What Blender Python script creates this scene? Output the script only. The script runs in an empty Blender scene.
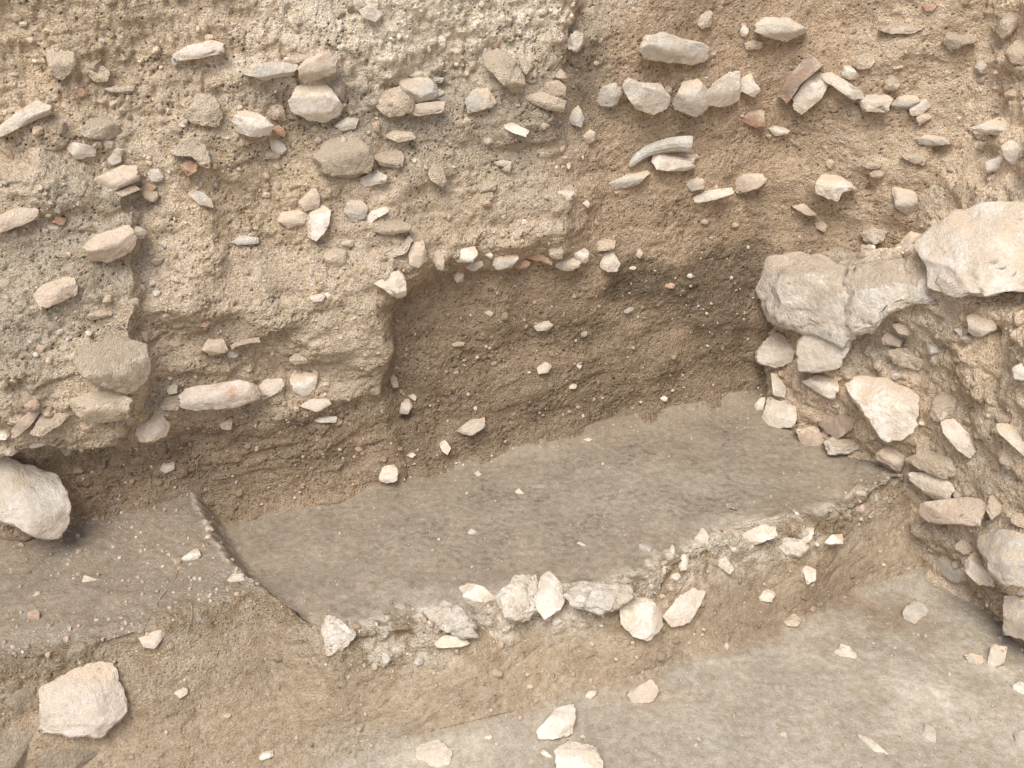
import bpy, bmesh, math, random
import numpy as np
from mathutils import Vector
from mathutils.bvhtree import BVHTree

# ------------------------------------------------------------------ camera, sky, sun, exposure
scene = bpy.context.scene
COL = scene.collection
CAM = np.array([0.0, 0.0, 1.6]); PITCH = math.radians(30.0); FPX = 1024.0
cam_data = bpy.data.cameras.new('camera'); cam = bpy.data.objects.new('camera', cam_data); COL.objects.link(cam)
cam.location = CAM; cam.rotation_euler = (math.radians(90) - PITCH, 0, 0)
cam_data.sensor_width = 36.0; cam_data.lens = 36.0 * FPX / 1024.0
cam_data.clip_start = 0.02; cam_data.clip_end = 500.0
scene.camera = cam
SUN_DIR = Vector((-0.14, -0.50, 0.855)).normalized()
world = bpy.data.worlds.new('World'); scene.world = world; world.use_nodes = True
wn = world.node_tree.nodes; wl = world.node_tree.links
sky = wn.new('ShaderNodeTexSky'); sky.sky_type = 'NISHITA'; sky.sun_disc = False
sky.sun_elevation = math.asin(SUN_DIR.z); sky.sun_rotation = math.atan2(SUN_DIR.x, SUN_DIR.y)
sky.air_density = 0.9; sky.dust_density = 2.5; sky.ozone_density = 1.0
bg = wn['Background']; bg.inputs['Strength'].default_value = 0.135
wl.new(sky.outputs[0], bg.inputs['Color'])
sun_data = bpy.data.lights.new('sun', 'SUN'); sun = bpy.data.objects.new('sun', sun_data); COL.objects.link(sun)
sun_data.energy = 2.3; sun_data.angle = math.radians(36); sun_data.color = (1.0, 0.99, 0.965)
sun.rotation_euler = SUN_DIR.to_track_quat('Z', 'Y').to_euler(); sun.location = (-3, -4, 8)
scene.view_settings.view_transform = 'Standard'; scene.view_settings.look = 'None'
scene.view_settings.gamma = 1.0; scene.view_settings.use_curve_mapping = False
scene.view_settings.exposure = 0.42

rng = np.random.default_rng(7)

# ------------------------------------------------------------------ numpy noise
def _hash(ix, iy, iz, seed):
    h = (ix.astype(np.int64) * 374761393 + iy.astype(np.int64) * 668265263 + iz.astype(np.int64) * 2147483647 + seed * 1442695041) & 0xFFFFFFFF
    h = ((h ^ (h >> 13)) * 1274126177) & 0xFFFFFFFF
    h = ((h ^ (h >> 16)) * 2246822519) & 0xFFFFFFFF
    return h ^ (h >> 15)
_G = rng.normal(size=(256, 3)); _G /= np.linalg.norm(_G, axis=1)[:, None]; _G = _G.astype(np.float32) * 1.6
def perlin(P, scale, seed=0):
    p = np.asarray(P, dtype=np.float32) / np.float32(scale)
    i = np.floor(p).astype(np.int64); f = (p - i).astype(np.float32)
    w = f * f * f * (f * (f * 6 - 15) + 10)
    out = np.zeros(len(p), np.float32)
    for dx in (0, 1):
        wx = w[:, 0] if dx else 1 - w[:, 0]
        for dy in (0, 1):
            wy = w[:, 1] if dy else 1 - w[:, 1]
            for dz in (0, 1):
                wz = w[:, 2] if dz else 1 - w[:, 2]
                g = _G[_hash(i[:, 0] + dx, i[:, 1] + dy, i[:, 2] + dz, seed) & 255]
                out += wx * wy * wz * (g[:, 0] * (f[:, 0] - dx) + g[:, 1] * (f[:, 1] - dy) + g[:, 2] * (f[:, 2] - dz))
    return out
def fbm(P, scale, octs=3, seed=0, gain=0.5):
    o = 0; a = 1.0
    for k in range(octs):
        o = o + a * perlin(P, scale / 2 ** k, seed + k * 17); a *= gain
    return o
def worley(P, scale, seed=0):
    p = np.asarray(P, dtype=np.float32) / np.float32(scale)
    i = np.floor(p).astype(np.int64); f = (p - i).astype(np.float32)
    d1 = np.full(len(p), 9.0, np.float32); idc = np.zeros(len(p), np.int64)
    for dx in (-1, 0, 1):
        for dy in (-1, 0, 1):
            for dz in (-1, 0, 1):
                h = _hash(i[:, 0] + dx, i[:, 1] + dy, i[:, 2] + dz, seed)
                ox = (h & 1023) / 1023.0; oy = ((h >> 10) & 1023) / 1023.0; oz = ((h >> 20) & 1023) / 1023.0
                d = (dx + ox - f[:, 0]) ** 2 + (dy + oy - f[:, 1]) ** 2 + (dz + oz - f[:, 2]) ** 2
                m = d < d1
                d1 = np.where(m, d, d1).astype(np.float32); idc = np.where(m, h, idc)
    return np.sqrt(d1), (idc & 4095) / 4095.0
def sstep(a, b, x):
    t = np.clip((x - a) / (b - a), 0, 1); return t * t * (3 - 2 * t)

# ------------------------------------------------------------------ trench coordinates: s along the back section, q out from it
P0 = np.array([-0.76, 2.10]); DS = np.array([0.933, 0.36]); DQ = np.array([0.36, -0.933])
def W3(s, q, z):
    s, q, z = np.broadcast_arrays(np.asarray(s, float), np.asarray(q, float), np.asarray(z, float))
    return np.stack([P0[0] + s * DS[0] + q * DQ[0], P0[1] + s * DS[1] + q * DQ[1], z], -1)
def ray(u, v):
    x = (u - 512) / FPX; y = (384 - v) / FPX
    d = np.array([x, math.cos(PITCH) + y * math.sin(PITCH), -math.sin(PITCH) + y * math.cos(PITCH)])
    return d / np.linalg.norm(d)
def on_back(u, v):                                           # (s, z) of a point of the back section's plane
    r = ray(u, v); n = np.array([DQ[0], DQ[1], 0]); p = np.array([P0[0], P0[1], 0])
    h = CAM + r * (np.dot(p - CAM, n) / np.dot(r, n)); d = h[:2] - P0
    return d @ DS, h[2]
def poly_sd(x, y, poly):                                     # signed distance, positive inside
    poly = np.asarray(poly); n = len(poly); dist = np.full(x.shape, 1e9); ins = np.zeros(x.shape, bool)
    for i in range(n):
        a = poly[i]; b = poly[(i + 1) % n]; e = b - a; L = max(e @ e, 1e-12)
        t = np.clip(((x - a[0]) * e[0] + (y - a[1]) * e[1]) / L, 0, 1)
        dist = np.minimum(dist, np.hypot(x - a[0] - t * e[0], y - a[1] - t * e[1]))
        c = ((a[1] > y) != (b[1] > y)) & (x < (b[0] - a[0]) * (y - a[1]) / (b[1] - a[1] + 1e-15) + a[0])
        ins ^= c
    return np.where(ins, dist, -dist)
def lerp_keys(x, keys):
    k = np.array(keys); return np.interp(x, k[:, 0], k[:, 1])

# ------------------------------------------------------------------ base sheets (undisplaced grids)
STEP = 0.0031
def axis(parts):                                             # (start, end, step) runs joined into one coordinate list
    o = []
    for a, b, st in parts:
        n = max(1, int(round((b - a) / st))); o += list(np.linspace(a, b, n, endpoint=False))
    return np.array(o + [parts[-1][1]])
def grid_normals(P):
    a = np.gradient(P, axis=0); b = np.gradient(P, axis=1); n = np.cross(a, b)
    return n / (np.linalg.norm(n, axis=2, keepdims=True) + 1e-12)

# ground: pit floor, bench, cut face and lower floor in one sheet
gs = axis([(-14, -3, 1.0), (-3, -0.62, 0.03), (-0.62, 1.85, STEP), (1.85, 3.0, 0.04), (3, 14, 1.0)])
tt = axis([(0, 0.12, 0.1), (0.12, 1.0, 1 / 190.), (1.0, 2.0, 1 / 18.), (2.0, 3.0, 1 / 90.), (3.0, 3.999, 1 / 18.), (4.0, 4.999, 1 / 170.), (5.0, 7.0, 1 / 8.)])
S, T = np.meshgrid(gs, tt, indexing='ij')
qc = lerp_keys(S, [(-3, .50), (-.40, .482), (-.16, .481), (.05, .44), (.12, .50), (.19, .565), (.40, .60), (.65, .60), (.82, .66), (1.03, .61), (1.24, .59), (1.42, .62), (1.6, .57), (1.9, .54)])
qf = lerp_keys(S, [(-3, .72), (-.5, .66), (-.25, .66), (.07, .65), (.36, .68), (.56, .71), (.80, .715), (1.19, .715), (1.44, .67), (1.73, .65), (3, .6)])
zf = lerp_keys(S, [(-3, -.33), (-.4, -.31), (.07, -.26), (.5, -.215), (.8, -.2), (1.8, -.195), (3, -.19)])
ks = np.zeros_like(S)
Q = np.select([T < 1, T < 2, T < 3, T < 4, T < 5], [
    -0.30 + (qc - .07 + .30) * T, (qc - .07) + .05 * (T - 1), (qc - .02) + (qf - qc + .02) * (T - 2) ** 1.08,
    qf + .06 * (T - 3), (qf + .06) + (1.55 - qf - .06) * (T - 4)], 1.55 + 6.0 * (T - 5))
sp = lerp_keys(Q, [(-.5, -.05), (0, -.022), (.3, .03), (.42, .080), (.5, .13), (.56, .18), (.7, .22)])
wig = perlin(np.stack([Q.ravel(), 0 * Q.ravel(), 0 * Q.ravel()], -1), .05, 5).reshape(Q.shape) * .006 + perlin(np.stack([Q.ravel(), 0 * Q.ravel() + 3.3, 0 * Q.ravel()], -1), .016, 6).reshape(Q.shape) * .004
bench = 1 - sstep(-.030, .034, S - sp + wig)
zt = .082 * bench
zt = zt + .022 * np.exp(-((Q - qc) / .07) ** 2) * sstep(.85, 1.1, S) * (T < 3)     # low ridge along the right half of the edge
zt = zt + .05 * sstep(1.50, 1.75, S) * sstep(.25, .6, Q) * (T < 3)
zt = zt + .035 * np.exp(-np.clip(Q, 0, 9) / .022) * (T < 1)                        # soil banked at the foot of the section
tf = np.clip(T - 2, 0, 1)
Z = np.where(T < 2, zt, np.where(T < 3, zt + (zf + .012 - zt) * tf ** 0.92, np.where(T < 4, zf + .012 * (1 - (T - 3)) ** 2, zf)))
G_P = W3(S, Q, Z); G_Q = Q; G_S = S; G_T = T; G_bench = bench

# back section
bs = axis([(-14, -3, 1.0), (-3, -0.95, 0.03), (-0.95, 1.95, STEP), (1.95, 4, .05), (4, 14, 1.0)])
bz = axis([(-.5, -.12, .06), (-.12, 1.40, STEP), (1.40, 1.5, .02), (1.5, 2.5, .1), (2.5, 4.0, .3)])
S, B = np.meshgrid(bs, bz, indexing='ij')
Z = np.minimum(B, 1.5); over = np.maximum(B - 1.5, 0)
pn = np.stack([S.ravel(), Z.ravel() * 1.0, 0 * S.ravel()], -1)
jit = (fbm(pn, .12, 3, 11) * .016).reshape(S.shape)
def pix_poly(pts): return [on_back(u, v) for u, v in pts]
A = pix_poly([(604, -90), (592, 40), (574, 110), (596, 150), (600, 190), (560, 250), (480, 262), (420, 275), (392, 292), (384, 330), (394, 420), (404, 500), (404, 640), (-420, 820), (-420, -90)])
L1 = pix_poly([(-420, 130), (40, 160), (125, 185), (143, 205), (140, 300), (148, 345), (146, 395), (112, 428), (0, 436), (-420, 440)])
L2 = pix_poly([(142, 195), (205, 190), (226, 215), (222, 290), (190, 310), (142, 305)])
LOW = pix_poly([(-420, 452), (60, 440), (150, 425), (230, 428), (330, 405), (384, 395), (404, 480), (404, 700), (-420, 900)])
HOL = pix_poly([(152, 318), (240, 312), (300, 330), (330, 360), (300, 386), (152, 386)])
soft = sstep(.42, .62, Z); mA = sstep(-.022 - .04 * soft, .034 + .05 * soft, poly_sd(S, Z, A) + jit); mL1 = sstep(-.01, .03, poly_sd(S, Z, L1) + jit)
mHol = sstep(-.04, .05, poly_sd(S, Z, HOL) + jit); mL2 = sstep(-.03, .04, poly_sd(S, Z, L2) + jit); mLow = sstep(-.03, .03, poly_sd(S, Z, LOW) + jit)
rel = mA * (.055 - .030 * sstep(.50, .80, Z) + .05 * sstep(.25, .55, Z) * (1 - .85 * sstep(.55, .85, Z))) * (1 - .55 * mLow) + .062 * mL1 + .028 * mL2 - .030 * mHol
cr = pix_poly([(588, 20), (575, 60), (572, 105)])            # the dark crack beside the upper corner
cd = np.full(S.shape, 9.0)
for a, b in zip(cr[:-1], cr[1:]):
    a = np.array(a); b = np.array(b); e = b - a; t = np.clip(((S - a[0]) * e[0] + (Z - a[1]) * e[1]) / (e @ e), 0, 1)
    cd = np.minimum(cd, np.hypot(S - a[0] - t * e[0], Z - a[1] - t * e[1]))
rel = rel - .02 * np.exp(-((cd + jit * .8) / .016) ** 2)
rel = rel + .30 * sstep(1.45, 2.02, S + jit) ** 1.4 * sstep(.30, .50, Z + jit)      # the upper corner is rounded
foot = .03 * np.exp(-np.clip(Z - 0.0, 0, 9) / .03)
G1 = 0.05 * sstep(.75, 1.3, Z)
B_P = W3(S, rel + foot - .06 * np.maximum(Z, 0) - over * 30.0, Z + over * .02); B_S = S; B_Z = Z; B_A = mA; B_L1 = mL1; B_low = mLow

# right section: a swept profile with a ledge
rq = axis([(-.45, 1.45, STEP), (1.45, 3.0, .03), (3.0, 9.0, .6)])
RB = axis([(0, 1, 1 / 20.), (1, 2, 1 / 185.), (2, 2.999, 1 / 16.), (3, 3.999, 1 / 64.), (4, 4.999, 1 / 80.), (5, 6, 1 / 200.), (6, 7, .1)])
Qr, B = np.meshgrid(rq, RB, indexing='ij')
zl = lerp_keys(Qr, [(-.5, .44), (0, .45), (.45, .58), (.75, .62), (1.2, .60), (9, .60)])
d2 = lerp_keys(Qr, [(-.5, .25), (.30, .23), (.55, .12), (.9, .07), (9, .07)])
sb = lerp_keys(Qr, [(-.5, 1.625), (0, 1.628), (.2, 1.636), (.45, 1.70), (.6, 1.72), (1.05, 1.70), (1.5, 1.72), (9, 1.9)])
def K(keys): return keys
dz_ = [(0, -.5), (0 * d2, -.22 + 0 * zl), (.015 + .0 * d2, zl - .035), (.05 + 0 * d2, zl), (d2, zl + .05), (d2 + .05, zl + .28), (d2 + .11, 1.5 + 0 * zl), (d2 + 30, 1.56 + 0 * zl)]
k = np.clip(np.floor(B).astype(int), 0, 6); fr = B - k
dd = np.stack([np.broadcast_to(a, Qr.shape) for a, b in dz_], 0); zz = np.stack([np.broadcast_to(b, Qr.shape) for a, b in dz_], 0)
ii, jj = np.indices(Qr.shape)
D_ = dd[k, ii, jj] * (1 - fr) + dd[k + 1, ii, jj] * fr; Zr = zz[k, ii, jj] * (1 - fr) + zz[k + 1, ii, jj] * fr
toe = sstep(.65, .95, Qr) * (1 - sstep(-.12, .12, Zr)) * .05                       # undercut at the foot near the camera
R_P = W3(sb + D_ + toe, Qr, Zr); R_Q = Qr; R_Z = Zr; R_B = B
SHEETS = {}
for nm, P, sgn in (('ground', G_P, 1), ('terrain_back', B_P, 1), ('terrain_right', R_P, 1)):
    n = grid_normals(P); c = P.reshape(-1, 3).mean(0)
    to_cam = (CAM - P); s_ = np.sign((n * to_cam).sum(2)[P.shape[0] // 2, P.shape[1] // 2]) or 1
    SHEETS[nm] = dict(P=P, N=n * s_)
G, Bk, Rt = SHEETS['ground'], SHEETS['terrain_back'], SHEETS['terrain_right']

# slow relief first, so stones can be set on it
def flat(a): return a.reshape(-1, 3)
def push(sh, d): sh['P'] = sh['P'] + sh['N'] * d.reshape(sh['P'].shape[:2])[..., None]
for sh, a, sd in ((Bk, .022, 1), (Rt, .030, 2)):
    p = flat(sh['P']); push(sh, fbm(p, .22, 2, sd) * a)
p = flat(G['P']); faceG = ((G_T > 1.2) & (G_T < 3.4)).ravel()
push(G, fbm(p, .25, 2, 3) * np.where(faceG, .016, .007))

def tri_bvh(step=4):
    V = []; F = []; o = 0
    for sh in SHEETS.values():
        P = sh['P'][::step, ::step]; a, b = P.shape[:2]; V += [tuple(x) for x in P.reshape(-1, 3)]
        i, j = np.meshgrid(np.arange(a - 1), np.arange(b - 1), indexing='ij'); q = (i * b + j).ravel() + o
        F += np.stack([q, q + 1, q + b + 1, q + b], 1).tolist(); o += a * b
    return BVHTree.FromPolygons(V, F)
BVH = tri_bvh()
def hit(u, v, spread=0):
    r = ray(u, v); loc, nor, idx, dist = BVH.ray_cast(Vector(CAM), Vector(r), 60)
    if loc is None: return CAM + r * 2.5
    if spread:                                               # middle depth of the ground under the whole outline
        ds = [dist]
        for a in range(8):
            d2_ = BVH.ray_cast(Vector(CAM), Vector(ray(u + spread * math.cos(a * .785), v + spread * math.sin(a * .785))), 60)[3]
            if d2_: ds.append(d2_)
        return CAM + r * float(np.median(ds))
    return np.array(loc)

# ------------------------------------------------------------------ materials
def new_mat(name):
    m = bpy.data.materials.new(name); m.use_nodes = True; nt = m.node_tree
    b = nt.nodes['Principled BSDF']; b.inputs['Roughness'].default_value = .95
    b.inputs['Specular IOR Level'].default_value = .12
    return m, nt, nt.nodes, nt.links, b
def nnoise(nd, lk, pos, scale, detail=3, rough=.6):
    n = nd.new('ShaderNodeTexNoise'); n.inputs['Scale'].default_value = scale; n.inputs['Detail'].default_value = detail
    n.inputs['Roughness'].default_value = rough; lk.new(pos, n.inputs['Vector']); return n
def ramp(nd, lk, fac, stops):
    r = nd.new('ShaderNodeValToRGB'); e = r.color_ramp.elements
    while len(e) < len(stops): e.new(.5)
    for el, (p_, c) in zip(e, stops):
        el.position = p_; el.color = (c, c, c, 1) if not isinstance(c, tuple) else (*c, 1)
    lk.new(fac, r.inputs[0]); return r
def mix(nd, lk, mode, fac, a, b):
    m = nd.new('ShaderNodeMix'); m.data_type = 'RGBA'; m.blend_type = mode
    for v, s in ((fac, m.inputs[0]), (a, m.inputs[6]), (b, m.inputs[7])):
        if isinstance(v, (int, float)): s.default_value = v
        elif isinstance(v, tuple): s.default_value = (*v, 1)
        else: lk.new(v, s)
    return m.outputs[2]
def math_(nd, lk, op, a, b):
    m = nd.new('ShaderNodeMath'); m.operation = op
    for v, s in ((a, m.inputs[0]), (b, m.inputs[1])):
        if isinstance(v, (int, float)): s.default_value = v
        else: lk.new(v, s)
    return m.outputs[0]
def soil_material():
    m, nt, nd, lk, b = new_mat('soil')
    pos = nd.new('ShaderNodeNewGeometry').outputs['Position']
    at = nd.new('ShaderNodeAttribute'); at.attribute_name = 'soil'
    rg = nd.new('ShaderNodeAttribute'); rg.attribute_name = 'grain'
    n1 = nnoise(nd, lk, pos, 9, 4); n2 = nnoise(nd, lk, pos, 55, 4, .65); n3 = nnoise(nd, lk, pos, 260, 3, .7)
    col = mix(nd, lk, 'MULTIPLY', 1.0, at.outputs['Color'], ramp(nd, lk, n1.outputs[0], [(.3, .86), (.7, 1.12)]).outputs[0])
    col = mix(nd, lk, 'MULTIPLY', 1.0, col, ramp(nd, lk, n2.outputs[0], [(.30, (.80, .735, .63)), (.70, (1.14, 1.14, 1.16))]).outputs[0])   # paints pit shade into the colour: bump hollows browner and darker, tops greyer
    col = mix(nd, lk, 'MULTIPLY', math_(nd, lk, 'MINIMUM', math_(nd, lk, 'MULTIPLY', rg.outputs['Fac'], 1.3), 1.0), col, ramp(nd, lk, n3.outputs[0], [(.32, (.60, .52, .42)), (.68, (1.25, 1.25, 1.26))]).outputs[0])  # shade of the finest pits painted the same way, scaled by grain
    # lime and charcoal specks in the soil; finer dark ones also paint shaded pores
    v = nd.new('ShaderNodeTexVoronoi'); v.inputs['Scale'].default_value = 75; lk.new(pos, v.inputs['Vector'])
    sx = nd.new('ShaderNodeSeparateColor'); lk.new(v.outputs['Color'], sx.inputs[0])
    near = ramp(nd, lk, v.outputs['Distance'], [(.10, 1.0), (.17, 0.0)]).outputs[0]
    pick = ramp(nd, lk, sx.outputs[0], [(.90, 0.0), (.91, 1.0)]).outputs[0]
    col = mix(nd, lk, 'MIX', math_(nd, lk, 'MULTIPLY', near, math_(nd, lk, 'MULTIPLY', pick, .75)), col, (.66, .60, .52))
    pick2 = ramp(nd, lk, sx.outputs[1], [(.93, 0.0), (.94, 1.0)]).outputs[0]
    col = mix(nd, lk, 'MIX', math_(nd, lk, 'MULTIPLY', near, math_(nd, lk, 'MULTIPLY', pick2, .8)), col, (.07, .06, .05))
    v3 = nd.new('ShaderNodeTexVoronoi'); v3.inputs['Scale'].default_value = 170; lk.new(pos, v3.inputs['Vector'])
    s3 = nd.new('ShaderNodeSeparateColor'); lk.new(v3.outputs['Color'], s3.inputs[0])
    near3 = ramp(nd, lk, v3.outputs['Distance'], [(.18, 1.0), (.30, 0.0)]).outputs[0]
    for ch, thr, cc, am in ((0, .90, (.64, .57, .47), .6), (1, .88, (.13, .10, .07), .6)):
        pk3 = ramp(nd, lk, s3.outputs[ch], [(thr, 0.0), (thr + .02, 1.0)]).outputs[0]
        col = mix(nd, lk, 'MIX', math_(nd, lk, 'MULTIPLY', near3, math_(nd, lk, 'MULTIPLY', pk3, am)), col, cc)
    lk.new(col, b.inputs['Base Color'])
    v2 = nd.new('ShaderNodeTexVoronoi'); v2.inputs['Scale'].default_value = 120; lk.new(pos, v2.inputs['Vector'])
    pit = ramp(nd, lk, v2.outputs['Distance'], [(.0, 0.0), (.42, 1.0)]).outputs[0]
    s2 = nd.new('ShaderNodeSeparateColor'); lk.new(v2.outputs['Color'], s2.inputs[0])
    pk = ramp(nd, lk, s2.outputs[0], [(.62, 1.0), (.72, 0.0)]).outputs[0]
    pitm = math_(nd, lk, 'MAXIMUM', pit, pk)
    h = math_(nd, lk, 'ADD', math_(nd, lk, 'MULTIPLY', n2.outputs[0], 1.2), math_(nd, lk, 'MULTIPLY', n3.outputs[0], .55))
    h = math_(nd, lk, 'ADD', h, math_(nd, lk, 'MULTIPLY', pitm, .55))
    bp = nd.new('ShaderNodeBump'); bp.inputs['Distance'].default_value = .018
    lk.new(rg.outputs['Fac'], bp.inputs['Strength']); lk.new(h, bp.inputs['Height']); lk.new(bp.outputs[0], b.inputs['Normal'])
    return m
def stone_material(name, c, c2, dust=.45, rough_bump=.6, soilc=(.73, .58, .41), band=(.40, .62), bd=.007):
    m, nt, nd, lk, b = new_mat(name)
    pos = nd.new('ShaderNodeNewGeometry').outputs['Position']
    oi = nd.new('ShaderNodeObjectInfo')
    n1 = nnoise(nd, lk, pos, 14, 4, .6); n2 = nnoise(nd, lk, pos, 70, 4, .65); n3 = nnoise(nd, lk, pos, 330, 3, .7)
    col = mix(nd, lk, 'MIX', ramp(nd, lk, n1.outputs[0], [(band[0], 0.0), (band[1], 1.0)]).outputs[0], c, c2)
    j = nd.new('ShaderNodeMapRange'); j.inputs[3].default_value = .84; j.inputs[4].default_value = 1.10
    lk.new(oi.outputs['Random'], j.inputs[0])
    cj = nd.new('ShaderNodeCombineColor')
    for i in range(3): lk.new(j.outputs[0], cj.inputs[i])
    col = mix(nd, lk, 'MULTIPLY', 1.0, col, cj.outputs[0])
    col = mix(nd, lk, 'MULTIPLY', .9, col, ramp(nd, lk, n2.outputs[0], [(.28, .82), (.72, 1.12)]).outputs[0])
    col = mix(nd, lk, 'MULTIPLY', .8, col, ramp(nd, lk, n3.outputs[0], [(.25, .82), (.75, 1.15)]).outputs[0])
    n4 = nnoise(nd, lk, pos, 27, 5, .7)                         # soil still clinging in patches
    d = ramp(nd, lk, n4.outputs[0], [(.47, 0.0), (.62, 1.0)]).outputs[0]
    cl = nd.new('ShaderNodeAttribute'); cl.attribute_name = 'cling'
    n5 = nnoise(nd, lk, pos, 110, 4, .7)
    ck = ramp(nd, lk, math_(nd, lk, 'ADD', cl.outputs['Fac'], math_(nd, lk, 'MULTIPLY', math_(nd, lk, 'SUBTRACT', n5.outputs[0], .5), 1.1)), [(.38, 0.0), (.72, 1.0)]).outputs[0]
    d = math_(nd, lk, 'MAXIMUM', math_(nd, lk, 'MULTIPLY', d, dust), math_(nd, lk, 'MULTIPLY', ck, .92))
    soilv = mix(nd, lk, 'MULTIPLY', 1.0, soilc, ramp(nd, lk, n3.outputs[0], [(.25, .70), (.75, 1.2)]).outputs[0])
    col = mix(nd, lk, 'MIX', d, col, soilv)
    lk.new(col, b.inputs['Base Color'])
    h = math_(nd, lk, 'ADD', n2.outputs[0], math_(nd, lk, 'MULTIPLY', n3.outputs[0], math_(nd, lk, 'ADD', math_(nd, lk, 'MULTIPLY', d, .6), .45)))
    h = math_(nd, lk, 'ADD', h, math_(nd, lk, 'MULTIPLY', d, .35))
    bp = nd.new('ShaderNodeBump'); bp.inputs['Distance'].default_value = bd; bp.inputs['Strength'].default_value = rough_bump
    lk.new(h, bp.inputs['Height']); lk.new(bp.outputs[0], b.inputs['Normal'])
    return m
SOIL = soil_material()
MATS = {
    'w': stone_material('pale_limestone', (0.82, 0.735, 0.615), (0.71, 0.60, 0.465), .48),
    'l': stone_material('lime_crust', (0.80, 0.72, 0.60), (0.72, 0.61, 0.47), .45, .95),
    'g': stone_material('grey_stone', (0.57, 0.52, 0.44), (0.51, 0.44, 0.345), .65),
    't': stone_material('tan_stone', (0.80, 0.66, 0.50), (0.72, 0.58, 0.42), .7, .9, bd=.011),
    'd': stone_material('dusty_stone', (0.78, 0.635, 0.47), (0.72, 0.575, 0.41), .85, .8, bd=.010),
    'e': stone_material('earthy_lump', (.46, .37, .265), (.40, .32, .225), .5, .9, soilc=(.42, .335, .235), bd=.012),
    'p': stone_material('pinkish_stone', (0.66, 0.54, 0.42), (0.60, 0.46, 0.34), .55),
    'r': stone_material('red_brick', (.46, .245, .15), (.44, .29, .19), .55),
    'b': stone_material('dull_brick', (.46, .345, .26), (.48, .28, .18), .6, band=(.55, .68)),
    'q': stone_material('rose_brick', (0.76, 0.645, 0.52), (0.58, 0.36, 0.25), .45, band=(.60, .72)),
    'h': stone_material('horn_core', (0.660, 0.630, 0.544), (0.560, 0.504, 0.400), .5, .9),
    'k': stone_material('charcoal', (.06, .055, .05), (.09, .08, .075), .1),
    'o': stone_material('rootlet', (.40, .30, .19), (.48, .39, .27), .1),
}

# ------------------------------------------------------------------ stones: outline, place and look of each
REG = {'A': (0, 0, 2.844), 'B': (240, 0, 2.844), 'C': (540, 0, 3.2), 'D': (744, 0, 3.657), 'E': (0, 230, 2.844), 'F': (340, 230, 2.844),
       'G': (724, 170, 3.413), 'H': (724, 360, 3.413), 'I': (0, 430, 3.413), 'J': (0, 560, 3.657), 'K': (200, 480, 3.2), 'L': (400, 500, 3.2),
       'M': (600, 480, 3.2), 'N': (320, 600, 3.2), 'O': (600, 600, 4.571), 'P': (780, 543, 3.414)}
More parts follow.
